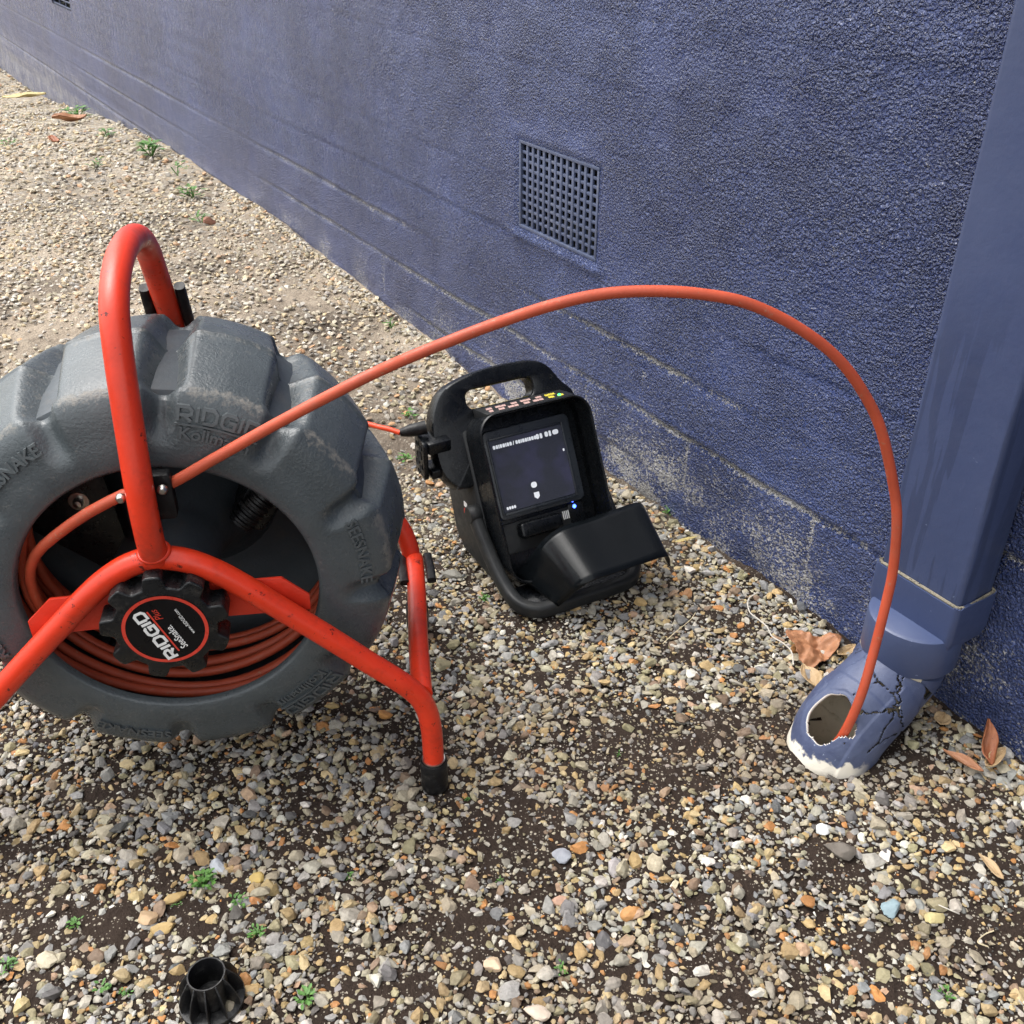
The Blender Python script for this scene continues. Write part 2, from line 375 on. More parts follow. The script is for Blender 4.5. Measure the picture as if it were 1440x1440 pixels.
def tube(name, path, rad, mat, parent=None, seg=16, closed=False, caps=True, section=None, up=None):
    path = np.asarray(path, float); n = len(path); T, N, B = frames(path, closed, up)
    rad = np.broadcast_to(np.asarray(rad, float), (n,)) if section is None else None
    V = []; F = []
    if section is None:
        a = np.linspace(0, 2 * np.pi, seg, endpoint=False)
        for i in range(n): V += list(path[i] + rad[i] * (np.outer(np.cos(a), N[i]) + np.outer(np.sin(a), B[i])))
    else:
        for i in range(n):
            S = np.asarray(section(i / (n - 1)) if callable(section) else section); seg = len(S)
            V += list(path[i] + np.outer(S[:, 0], N[i]) + np.outer(S[:, 1], B[i]))
    for i in range(n if closed else n - 1):
        j = (i + 1) % n
        for k in range(seg):
            l = (k + 1) % seg; F.append((i * seg + k, i * seg + l, j * seg + l, j * seg + k))
    if caps and not closed: F.append(tuple(range(seg))[::-1]); F.append(tuple((n - 1) * seg + k for k in range(seg)))
    o = mesh(name, V, F, mat, parent); sharp(o, 50); return o
def rrect(w, h, r, n=5, cx=0, cy=0):
    out = []
    for (sx, sy, a0) in ((1, 1, 0), (-1, 1, 90), (-1, -1, 180), (1, -1, 270)):
        for k in range(n + 1):
            a = R(a0 + 90 * k / n); out.append((cx + sx * (w / 2 - r) + r * math.cos(a), cy + sy * (h / 2 - r) + r * math.sin(a)))
    return np.array(out)
def lathe(name, prof, mat, parent=None, seg=64, axis='Z', caps=(False, False)):
    V = []; F = []; n = len(prof)
    for i, (r, h) in enumerate(prof):
        for k in range(seg):
            a = 2 * math.pi * k / seg; c, s = r * math.cos(a), r * math.sin(a)
            V.append((c, s, h) if axis == 'Z' else (c, h, s))
    for i in range(n - 1):
        for k in range(seg):
            l = (k + 1) % seg; q = (i * seg + k, i * seg + l, (i + 1) * seg + l, (i + 1) * seg + k)
            F.append(q if axis == 'Z' else q[::-1])
    if caps[0]: F.append(tuple(range(seg))[::-1])
    if caps[1]: F.append(tuple((n - 1) * seg + k for k in range(seg)))
    o = mesh(name, V, F, mat, parent); sharp(o, 40); return o
def prism(name, poly, h0, h1, mat, parent=None, bev=.001, fn=None, segs=2, ang=35):
    """polygon (2D) extruded from h0 to h1 along local z, bevelled; fn maps (x,y,z) to the final position"""
    bm = bmesh.new(); vs = [bm.verts.new((p[0], p[1], h0)) for p in poly]; f = bm.faces.new(vs)
    r = bmesh.ops.extrude_face_region(bm, geom=[f]); bmesh.ops.translate(bm, vec=(0, 0, h1 - h0), verts=[g for g in r['geom'] if isinstance(g, bmesh.types.BMVert)])
    bmesh.ops.recalc_face_normals(bm, faces=bm.faces)
    if bev: bmesh.ops.bevel(bm, geom=[e for e in bm.edges if len(e.link_faces) == 2 and e.calc_face_angle(0) > R(30)], offset=bev, segments=segs, affect='EDGES', profile=.5)
    if fn:
        for v in bm.verts: v.co = Vector(fn(*v.co))
        bmesh.ops.recalc_face_normals(bm, faces=bm.faces)
    me = bpy.data.meshes.new(name); bm.to_mesh(me); bm.free()
    o = link(name, me, mat, parent); sharp(o, ang); return o
def box(name, lo, hi, mat, parent=None, bev=.001, fn=None):
    return prism(name, [(lo[0], lo[1]), (hi[0], lo[1]), (hi[0], hi[1]), (lo[0], hi[1])], lo[2], hi[2], mat, parent, bev, fn)
def text_mesh(body, size=1.0, extrude=.0, sx=1.0, offset=0.0, shear=0.0, align='CENTER'):
    cu = bpy.data.curves.new('lettering', 'FONT'); cu.body = body; cu.size = size; cu.extrude = extrude; cu.offset = offset; cu.shear = shear
    cu.align_x = align; cu.resolution_u = 3
    o = bpy.data.objects.new('lettering', cu); COL.objects.link(o); dg = bpy.context.evaluated_depsgraph_get()
    me = bpy.data.meshes.new_from_object(o.evaluated_get(dg)); bpy.data.objects.remove(o); bpy.data.curves.remove(cu)
    for v in me.vertices: v.co.x *= sx
    return me
def strokes_mesh(polys, w, extr):
    """flat lettering from thick polylines (mitred), extruded by extr"""
    bm = bmesh.new()
    for pl in polys:
        P = [Vector((p[0], p[1])) for p in pl]; n = len(P); Ls = []; Rs = []
        for i in range(n):
            d0 = (P[i] - P[i - 1]).normalized() if i > 0 else (P[1] - P[0]).normalized()
            d1 = (P[i + 1] - P[i]).normalized() if i < n - 1 else d0
            n0 = Vector((-d0.y, d0.x)); n1 = Vector((-d1.y, d1.x)); m = (n0 + n1).normalized(); k = w / 2 / max(.35, m.dot(n0))
            Ls.append(P[i] + m * k); Rs.append(P[i] - m * k)
        for z in ((0, extr) if extr else (0,)):
            pass
        a = [bm.verts.new((p.x, p.y, extr)) for p in Ls]; b_ = [bm.verts.new((p.x, p.y, extr)) for p in Rs]
        a0 = [bm.verts.new((p.x, p.y, 0)) for p in Ls]; b0 = [bm.verts.new((p.x, p.y, 0)) for p in Rs]
        for i in range(n - 1):
            bm.faces.new((b_[i], b_[i + 1], a[i + 1], a[i]))
            bm.faces.new((a[i], a[i + 1], a0[i + 1], a0[i])); bm.faces.new((b0[i], b0[i + 1], b_[i + 1], b_[i]))
        bm.faces.new((a[0], a0[0], b0[0], b_[0])); bm.faces.new((b_[-1], b0[-1], a0[-1], a[-1]))
    me = bpy.data.meshes.new('lettering'); bm.to_mesh(me); bm.free(); return me
def letters_ridgid(h):
    """six wide block letters with cut corners, centred, cap height h; returns polylines"""
    w = .95; c = .22
    Rr = [[(0, 0), (0, 1), (w - c, 1), (w, 1 - c), (w, .42 + c * .5), (w - c, .42), (.12, .42)], [(.42, .42), (w, 0)]]
    I = [[(0, 0), (0, 1)]]
    D = [[(0, .0), (w - c, 0), (w, c), (w, 1 - c), (w - c, 1), (0, 1), (0, .16)]]
    G = [[(w, .78), (w, 1 - c * .6), (w - c * .6, 1), (c, 1), (0, 1 - c), (0, c), (c, 0), (w, 0), (w, .5), (.5, .5)]]
    out = []; x = 0
    for g, ad in ((Rr, w), (I, 0), (D, w), (G, w), (I, 0), (D, w)):
        out += [[((p[0] + x) * h, p[1] * h) for p in pl] for pl in g]; x += ad + .42
    tot = (x - .42) * h
    return [[(p[0] - tot / 2, p[1]) for p in pl] for pl in out]

# ================================================================== GROUND
def axis_coords(lo, hi, step, far_lo, far_hi, grow=1.18):
    a = list(np.arange(lo, hi + step, step)); s = step; x = a[-1]
    while x < far_hi: s *= grow; x += s; a.append(x)
    s = step; x = a[0]; pre = []
    while x > far_lo: s *= grow; x -= s; pre.append(x)
    return np.array(pre[::-1] + a)
gx = axis_coords(-1.3, .9, .009, -60, 60); gy = axis_coords(.35, 2.3, .009, -30, 90)
GX, GY = np.meshgrid(gx, gy, indexing='ij')
fade = np.exp(-np.maximum(0, np.hypot(GX, GY - 1) - 4) / 3)
dproj = GX * WD.x + GY * WD.y
GZ = ground_z(GX, GY) * 1.0 + fade * (.011 * (fbm(GX * 22, GY * 22, 3) - .5) + .005 * (fbm(GX * 61, GY * 61, 2) - .5))
V = np.stack([GX.ravel(), GY.ravel(), GZ.ravel()], 1)
ni, nj = GX.shape; idx = np.arange(ni * nj).reshape(ni, nj)
F = np.stack([idx[:-1, :-1], idx[1:, :-1], idx[1:, 1:], idx[:-1, 1:]], -1).reshape(-1, 4)
def np_mesh(name, V, F, mat, parent=None, sm=True):
    me = bpy.data.meshes.new(name); k = F.shape[1]
    me.vertices.add(len(V)); me.vertices.foreach_set('co', V.astype(np.float32).ravel())
    me.loops.add(F.size); me.loops.foreach_set('vertex_index', F.astype(np.int32).ravel())
    me.polygons.add(len(F)); me.polygons.foreach_set('loop_start', np.arange(0, F.size, k, dtype=np.int32))
    me.polygons.foreach_set('use_smooth', np.full(len(F), sm)); me.update(calc_edges=True); me.validate()
    o = bpy.data.objects.new(name, me); COL.objects.link(o)
    if mat: me.materials.append(mat)
    if parent: o.parent = parent
    return o
fc = V[F].mean(1); pe = WN * (WALL_N - .187) + WD * .612; pe0 = WN * (WALL_N - .150) + WD * .612
def seg_dist(x, y, a, b):
    t = np.clip(((x - a.x) * (b.x - a.x) + (y - a.y) * (b.y - a.y)) / ((b - a).length_squared), 0, 1); return np.hypot(x - a.x - t * (b.x - a.x), y - a.y - t * (b.y - a.y))
F = F[seg_dist(fc[:, 0], fc[:, 1], pe0, pe) > .046]
g = np_mesh('ground', V, F, M['soil']); g['kind'] = 'structure'

# ------------------------------------------------------------------ gravel (one mass of stones, each a real faceted pebble)
def ico(sub):
    bm = bmesh.new(); bmesh.ops.create_icosphere(bm, subdivisions=sub, radius=1)
    v = np.array([x.co[:] for x in bm.verts]); f = np.array([[y.index for y in x.verts] for x in bm.faces]); bm.free(); return v, f
def stone_lib(sub, K, seed):
    r = np.random.default_rng(seed); v, f = ico(sub); lib = []
    for _ in range(K):
        nn = r.normal(size=(9, 3)); nn /= np.linalg.norm(nn, axis=1)[:, None]; h = r.uniform(.45, 1.0, 9)
        dt = v @ nn.T; rad = np.where(dt > .05, h / np.maximum(dt, .05), 9).min(1); rad = np.minimum(rad, 1.5)
        p = v * rad[:, None]; p = p * np.array([r.uniform(.85, 1.35), r.uniform(.65, 1.0), r.uniform(.34, .62)])
        lib.append(p / np.abs(p).max())
    return np.array(lib), f
LIB80, F80 = stone_lib(2, 60, 1); LIB20, F20 = stone_lib(1, 60, 2)
PALETTE = np.array([(.38, .335, .24), (.32, .295, .245), (.21, .21, .205), (.29, .28, .26), (.38, .265, .12), (.40, .18, .055), (.55, .52, .45), (.075, .075, .075), (.26, .23, .135), (.42, .32, .17), (.19, .13, .085), (.36, .235, .15), (.13, .135, .14)])
PW = np.array([.20, .16, .10, .13, .09, .035, .06, .03, .09, .085, .035, .03, .035]); PW = PW / PW.sum()
SOIL = [(870, 1035, 130, 42), (1140, 1235, 95, 55), (745, 1240, 85, 60), (760, 1150, 70, 35), (110, 1295, 130, 38), (255, 1235, 90, 34), (640, 1300, 75, 30), (1350, 1325, 80, 40), (1000, 1290, 60, 50), (930, 1100, 90, 38),
        (60, 480, 70, 30), (450, 1190, 60, 22), (1080, 1390, 110, 40), (560, 1395, 60, 25), (960, 930, 60, 24), (1065, 1020, 60, 30), (295, 1340, 45, 24), (30, 1190, 60, 22), (820, 890, 60, 22), (1180, 1330, 70, 40), (420, 430, 80, 18), (30, 190, 40, 10), (540, 600, 40, 60), (680, 1180, 50, 25), (880, 1190, 40, 26), (970, 1180, 50, 24)]
def soil_amount(x, y):
    px, py, _ = project(x, y, ground_z(x, y)); s = np.zeros_like(px)
    for cx, cy, rx, ry in SOIL: s = np.maximum(s, np.exp(-(((px - cx) / rx) ** 2 + ((py - cy) / ry) ** 2) * .9))
    n = fbm(x * 7 + 3, y * 7 + 8, 4)
    n2 = fbm(x * 30, y * 30, 3)
    return np.clip(s * .95 + 2.3 * (n - .54) + 2.4 * (n2 - .52), 0, 1)
def scatter(pitch, y0, y1, jit=.5):
    X, Y = np.meshgrid(np.arange(-4.2, 1.6, pitch), np.arange(y0, y1, pitch * .87)); X = X + (np.arange(X.shape[0]) % 2)[:, None] * pitch / 2
    x = X.ravel() + rng.uniform(-jit, jit, X.size) * pitch; y = Y.ravel() + rng.uniform(-jit, jit, X.size) * pitch
    z = ground_z(x, y); px, py, de = project(x, y, z)
    k = (px > -230) & (px < 1670) & (py > -30) & (py < 1640) & (x * WN.x + y * WN.y < WALL_N - .012)
    return x[k], y[k], z[k]
PIPE_XY = WD * .611 + WN * .884
def stones(x, y, z, dia, lib, faces, lift, dens_dark):
    n = len(x); ki = rng.integers(0, len(lib), n); P = lib[ki] * (dia / 2)[:, None, None]
    a = rng.uniform(0, 2 * np.pi, n); tx = rng.normal(0, .27, n); ty = rng.normal(0, .27, n)
    ca, sa = np.cos(a), np.sin(a)
    Q = P.copy()
    c, s = np.cos(tx)[:, None], np.sin(tx)[:, None]; Q[:, :, 1], Q[:, :, 2] = P[:, :, 1] * c - P[:, :, 2] * s, P[:, :, 1] * s + P[:, :, 2] * c
    P = Q.copy(); c, s = np.cos(ty)[:, None], np.sin(ty)[:, None]; Q[:, :, 0], Q[:, :, 2] = P[:, :, 0] * c + P[:, :, 2] * s, -P[:, :, 0] * s + P[:, :, 2] * c
    P = Q.copy(); Q[:, :, 0] = P[:, :, 0] * ca[:, None] - P[:, :, 1] * sa[:, None]; Q[:, :, 1] = P[:, :, 0] * sa[:, None] + P[:, :, 1] * ca[:, None]
    Q[:, :, 0] += x[:, None]; Q[:, :, 1] += y[:, None]; Q[:, :, 2] += (z + lift * dia)[:, None]
    m = lib.shape[1]
    FF = faces[None] + (np.arange(n) * m)[:, None, None]
    ci = rng.choice(len(PALETTE), n, p=PW); colr = PALETTE[ci] * rng.uniform(.86, 1.42, (n, 1)) * (1 + rng.normal(0, .015, (n, 3)))
    px_, py_, _ = project(x, y, z); dust = (.10 + .75 * smooth(.40, .68, fbm(x * 5 + 2, y * 5 + 6, 3)) * (.35 + .65 * smooth(500, 1200, px_)) * smooth(650, 900, py_))[:, None] * rng.uniform(.3, 1, (n, 1)); colr = colr * (1 - dust) + np.array([.17, .125, .085]) * dust
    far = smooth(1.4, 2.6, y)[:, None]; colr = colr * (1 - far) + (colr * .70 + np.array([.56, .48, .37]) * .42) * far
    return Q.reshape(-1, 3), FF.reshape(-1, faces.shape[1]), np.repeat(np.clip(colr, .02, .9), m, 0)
def clear(x, y):
    return seg_dist(x, y, WN * (WALL_N - .120) + WD * .612, PIPE_XY) > .056
batch = []
# big stones, near
x, y, z = scatter(.0118, .42, 1.75); so = soil_amount(x, y); k = (rng.random(len(x)) > so * 1.0 + .02) & clear(x, y)
dia = rng.gamma(5, .0130 / 5, k.sum()).clip(.0065, .026); batch.append(stones(x[k], y[k], z[k], dia, LIB80, F80, rng.uniform(-.06, .20, k.sum()), 0))
# middle stones
x, y, z = scatter(.0095, .42, 1.75); so = soil_amount(x, y); k = (rng.random(len(x)) > so * .52 + .15) & clear(x, y)
dia = rng.uniform(.006, .0125, k.sum()); batch.append(stones(x[k], y[k], z[k], dia, LIB20, F20, rng.uniform(-.1, .30, k.sum()), 0))
# chips
x, y, z = scatter(.0070, .42, 1.55); so = soil_amount(x, y); k = (rng.random(len(x)) > .45 + .10 * so) & clear(x, y)
dia = rng.uniform(.0026, .0062, k.sum()); batch.append(stones(x[k], y[k], z[k], dia, LIB20, F20, rng.uniform(-.1, .3, k.sum()), 0))
# further away
x, y, z = scatter(.0150, 1.75, 3.4); so = soil_amount(x, y); k = rng.random(len(x)) > so * .7 + .1
dia = rng.uniform(.009, .021, k.sum()); batch.append(stones(x[k], y[k], z[k], dia, LIB20, F20, rng.uniform(.0, .3, k.sum()), 0))
x, y, z = scatter(.026, 3.4, 7.6); so = soil_amount(x, y); k = rng.random(len(x)) > so * .6 + .1
dia = rng.uniform(.013, .030, k.sum()); batch.append(stones(x[k], y[k], z[k], dia, LIB20, F20, rng.uniform(.0, .3, k.sum()), 0))
# stones washed up against the foot of the wall
nw = 2600; dd = .3 + 3.2 * rng.random(nw) ** 1.4; gp_ = .012 + .045 * rng.random(nw) ** 1.6; x = WN.x * (WALL_N - gp_) + WD.x * dd; y = WN.y * (WALL_N - gp_) + WD.y * dd; k = clear(x, y); x, y = x[k], y[k]; z = ground_z(x, y)
batch.append(stones(x, y, z, rng.gamma(5, .0105 / 5, len(x)).clip(.004, .026), LIB20, F20, rng.uniform(0, .4, len(x)), 0))
off = 0; VV = []; FF = []; CC = []
for v_, f_, c_ in batch: VV.append(v_); FF.append(f_ + off); CC.append(c_); off += len(v_)
VV = np.concatenate(VV); FF = np.concatenate(FF); CC = np.concatenate(CC)
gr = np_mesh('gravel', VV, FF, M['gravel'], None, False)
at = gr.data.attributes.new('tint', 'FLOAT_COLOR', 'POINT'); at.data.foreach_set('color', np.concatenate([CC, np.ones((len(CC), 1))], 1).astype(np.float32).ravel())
tag(gr, 'mixed cream, grey and tan gravel covering the ground', 'gravel', kind='stuff')

# ================================================================== WALL
VENT = (1.420, 1.672, .403, .566)             # d0, d1, z0, z1
def clustered(lo, hi, step, far_lo, far_hi, must):
    a = axis_coords(lo, hi, step, far_lo, far_hi, 1.25); a = [q for q in a if all(abs(q - m_) > step * .6 for m_ in must)] + list(must); return np.array(sorted(a))
wd = clustered(.15, 2.6, .0055, -3.0, 14.0, [VENT[0], VENT[1], 5.46, 5.86]); wz = clustered(-.03, .98, .0055, -.45, 2.9, [VENT[2], VENT[3], .430, .60])
WX, WZ = np.meshgrid(wd, wz, indexing='ij')
WY = .010 * (fbm(WX * 1.6, WZ * 1.6, 3) - .5) + .005 * (fbm(WX * 9 + 5, WZ * 9, 3) - .5) + .0024 * (fbm(WX * 40, WZ * 40, 2) - .5)
wear = np.zeros_like(WX)
for i, zc in enumerate((.07, .175, .28, .385, .49, .595, .70, .805)):
    wob = .006 * (fbm(WX * 5 + i * 9, WZ * 0 + i, 3) - .5); q = np.abs(WZ - zc - wob)
    patch = (.12 + .88 * smooth(.36, .60, fbm(WX * 2.1 + 31 * i, WZ * .5 + i, 3))) * (1.0 if i < 3 else .35 if i == 3 else .16)
    WY -= .0062 * np.exp(-(q / .0048) ** 2) * patch; WY += .0020 * np.exp(-((WZ - zc - wob - .009) / .006) ** 2) * patch
    if i < 3: wear = np.maximum(wear, np.exp(-(q / .0065) ** 2) * patch * (.90 if i < 2 else .78))
    ph = (.145 if i % 2 else 0) + .02 * i
    xd = np.abs(((WX + ph) / .29) % 1 - .5) * .29; dj = .145 - np.abs(.145 - xd); inrow = smooth(zc - .105, zc - .10, WZ) * (1 - smooth(zc - .005, zc, WZ))
    pj = smooth(.45, .65, fbm(WX * 3 + 7 * i, WZ * 0 + 3 * i, 2)) * (1 if i < 3 else .12)
    WY -= .0026 * np.exp(-(dj / .004) ** 2) * inrow * pj
    if i < 3: wear = np.maximum(wear, np.exp(-(dj / .007) ** 2) * inrow * pj * .7)
# foot of the wall: rough and chipped; smooth patch left round the grille
foot = 1 - smooth(.0, .20, WZ); WY += foot * .012 * (fbm(WX * 18, WZ * 18, 4) - .45)
wear = np.maximum(wear, .70 * (1 - smooth(.02, .22, WZ)) * smooth(.36, .68, fbm(WX * 9, WZ * 9, 4))); wear = np.maximum(wear, .72 * (1 - smooth(.0, .03, WZ)))
wear *= 1.12 - .55 * smooth(1.0, 3.2, WX)
dv = np.maximum(np.maximum(VENT[0] - WX, WX - VENT[1]), np.maximum(VENT[2] - WZ, WZ - VENT[3])); near_v = 1 - smooth(.0, .035, dv)
WY = WY * (1 - near_v) + near_v * (.000 - .004 * (1 - smooth(.0, .012, dv)))
WY += .006 * np.exp(-((WZ - VENT[2] + .016) / .007) ** 2) * smooth(VENT[0] - .03, VENT[0], WX) * (1 - smooth(VENT[1] + .01, VENT[1] + .05, WX)) * (.4 + fbm(WX * 30, WZ * 4, 2))
V = np.stack([WX.ravel(), WY.ravel(), WZ.ravel()], 1); ni, nj = WX.shape; idx = np.arange(ni * nj).reshape(ni, nj)
Q = np.stack([idx[:-1, :-1], idx[:-1, 1:], idx[1:, 1:], idx[1:, :-1]], -1)
cxm = (wd[:-1] + wd[1:]) / 2; czm = (wz[:-1] + wz[1:]) / 2
hole = ((cxm > VENT[0]) & (cxm < VENT[1]))[:, None] & ((czm > VENT[2]) & (czm < VENT[3]))[None]
hole |= ((cxm > 5.46) & (cxm < 5.86))[:, None] & ((czm > .430) & (czm < .60))[None]
F = Q[~hole]
nb = len(V); lo_x, hi_x, lo_z, hi_z = wd[0], wd[-1], wz[0], wz[-1]
V = np.concatenate([V, [(lo_x, -.24, lo_z), (hi_x, -.24, lo_z), (hi_x, -.24, hi_z), (lo_x, -.24, hi_z), (lo_x, .004, hi_z), (hi_x, .004, hi_z), (lo_x, .004, lo_z), (hi_x, .004, lo_z)]])
F = np.concatenate([F, [(nb, nb + 3, nb + 2, nb + 1), (nb + 3, nb + 4, nb + 5, nb + 2), (nb, nb + 6, nb + 4, nb + 3), (nb + 1, nb + 2, nb + 5, nb + 7)]])
wall = np_mesh('house_wall', V, F[:, ::-1], M['wall'])
at = wall.data.attributes.new('wear', 'FLOAT', 'POINT'); at.data.foreach_set('value', np.concatenate([wear.ravel(), np.zeros(8)]).astype(np.float32))
wall.location = WN * WALL_N; wall.rotation_euler = (0, 0, WALL_ROT)
tag(wall, 'navy blue stippled rendered wall with worn brick courses near its foot', 'wall')
def wall_pt(d, y, z): p = WN * (WALL_N - y) + WD * d; return (p.x, p.y, z)

# ------------------------------------------------------------------ ventilation grilles
def vent(label, d0, d1, z0, z1, group, nc=13, nr=10):
    e = empty('vent_grille', wall_pt((d0 + d1) / 2, 0, z0), WALL_ROT); tag(e, label, 'vent', group)
    w, h = d1 - d0, z1 - z0; fw = .006; y0, y1 = -.0095, -.0045
    fr = []
    for nme, lo, hi in (('frame_rail', (-w / 2, 0), (w / 2, fw)), ('frame_rail', (-w / 2, h - fw), (w / 2, h)), ('frame_stile', (-w / 2, fw), (-w / 2 + fw, h - fw)), ('frame_stile', (w / 2 - fw, fw), (w / 2, h - fw))):
        box(nme, (lo[0], y0 - .002, lo[1]), (hi[0], y1 + .002, hi[1]), M['vent'], e, .0008)
    bw = .0072; iw = w - 2 * fw; ih = h - 2 * fw; vb = hb = None
    for i in range(1, nc):
        xx = -w / 2 + fw + iw * i / nc
        if vb is None: vb = box('upright_bar', (-bw / 2, y0, fw), (bw / 2, y1, h - fw), M['vent'], e, .001); o = vb
        else: o = vb.copy(); COL.objects.link(o); o.parent = e
        o.location = (xx, random.uniform(-.0004, .0004), 0)
    for j in range(1, nr):
        zz = fw + ih * j / nr
        if hb is None: hb = box('cross_bar', (-w / 2 + fw, y0 - .0015, -bw * .4), (w / 2 - fw, y1 - .0012, bw * .4), M['vent'], e, .001); o = hb
        else: o = hb.copy(); COL.objects.link(o); o.parent = e
        o.location = (0, 0, zz)
    bx = [(-w / 2, -.004, 0), (w / 2, -.004, 0), (w / 2, -.004, h), (-w / 2, -.004, h), (-w / 2, -.15, 0), (w / 2, -.15, 0), (w / 2, -.15, h), (-w / 2, -.15, h)]
    mesh('duct_lining', bx, [(0, 1, 5, 4), (1, 2, 6, 5), (2, 3, 7, 6), (3, 0, 4, 7), (4, 5, 6, 7)], M['duct'], e, False)
    # rubble and dust lying in the bottom of the duct
    vs = []; fs = []
    for i in range(26):
        for j in range(6):
            vs.append((-w / 2 + w * i / 25, -.014 - .1 * j / 5, .002 + .032 * fbm(i * .35, j * .4, 2) * math.sin(math.pi * min(1, (i + 2) / 26)) * (1 - .1 * j)))
    for i in range(25):
        for j in range(5): fs.append((i * 6 + j, i * 6 + j + 1, (i + 1) * 6 + j + 1, (i + 1) * 6 + j))
    mesh('dust', vs, fs, M['duct_dirt'], e)
    return e
vent('square-holed blue metal vent grille above the arching cable', VENT[0], VENT[1], VENT[2], VENT[3], None)
vent('distant vent grille at the top left corner of the wall', 5.46, 5.86, .430, .60, None, 3, 7)

# ================================================================== DOWNPIPE
dp = empty('downpipe', wall_pt(.612, 0, 0), WALL_ROT); tag(dp, 'rectangular blue downpipe with cracked elbow at the foot of the wall', 'downpipe')
sec = rrect(.120, .068, .007, 5, 0, .040)
def loft(name, rings, mat, parent, cap0=False, cap1=False, ang=40):
    n = len(rings[0]); V = [p for r_ in rings for p in r_]; F = []
    for i in range(len(rings) - 1):
        for k in range(n):
            l = (k + 1) % n; F.append((i * n + k, i * n + l, (i + 1) * n + l, (i + 1) * n + k))
    if cap0: F.append(tuple(range(n))[::-1])
    if cap1: F.append(tuple((len(rings) - 1) * n + k for k in range(n)))
    o = mesh(name, V, F, mat, parent); sharp(o, ang); return o
loft('shaft', [[(p[0], p[1], z) for p in sec] for z in (.205, .236, .3, .5, .8, 1.3, 2.0, 2.88)], M['pipe'], dp, False, True)
# square socket the shaft drops into: lip uneven, sealant in the gap
so_ = rrect(.131, .078, .008, 8, 0, .041); si_ = rrect(.1215, .0695, .007, 8, 0, .040)
rs = random.Random(3)
lip = [.229 + rs.uniform(-.0018, .0018) for _ in so_]
rings = [[(p[0] * .93, p[1] * .97, .160) for p in so_], [(p[0], p[1], .178) for p in so_], [(p[0], p[1], lp) for p, lp in zip(so_, lip)], [(p[0], p[1], lp) for p, lp in zip(si_, lip)], [(p[0], p[1], .19) for p in si_]]
loft('square_socket', rings, M['collar'], dp, True, False)
gp = []
n_ = 140; base = rrect(.1245, .0725, .0075, 34, 0, .040)
path = np.array([(p[0] + rs.uniform(-.0006, .0006), p[1] + rs.uniform(-.0006, .0006), .2285 + rs.uniform(-.0016, .0024)) for p in base])
tube('joint_sealant', path, .0021, M['gap'], dp, 6, True)
# round socket under it, projecting in front
CY = .060; RC = .0625
lathe_p = [(.0555, .116), (.0605, .1165), (.0615, .1185), (.0615, .168), (.0605, .1745), (.057, .177), (.0, .1775)]
col = lathe('round_socket', lathe_p, M['ledge'], dp, 72); col.location = (-.001, CY, 0)

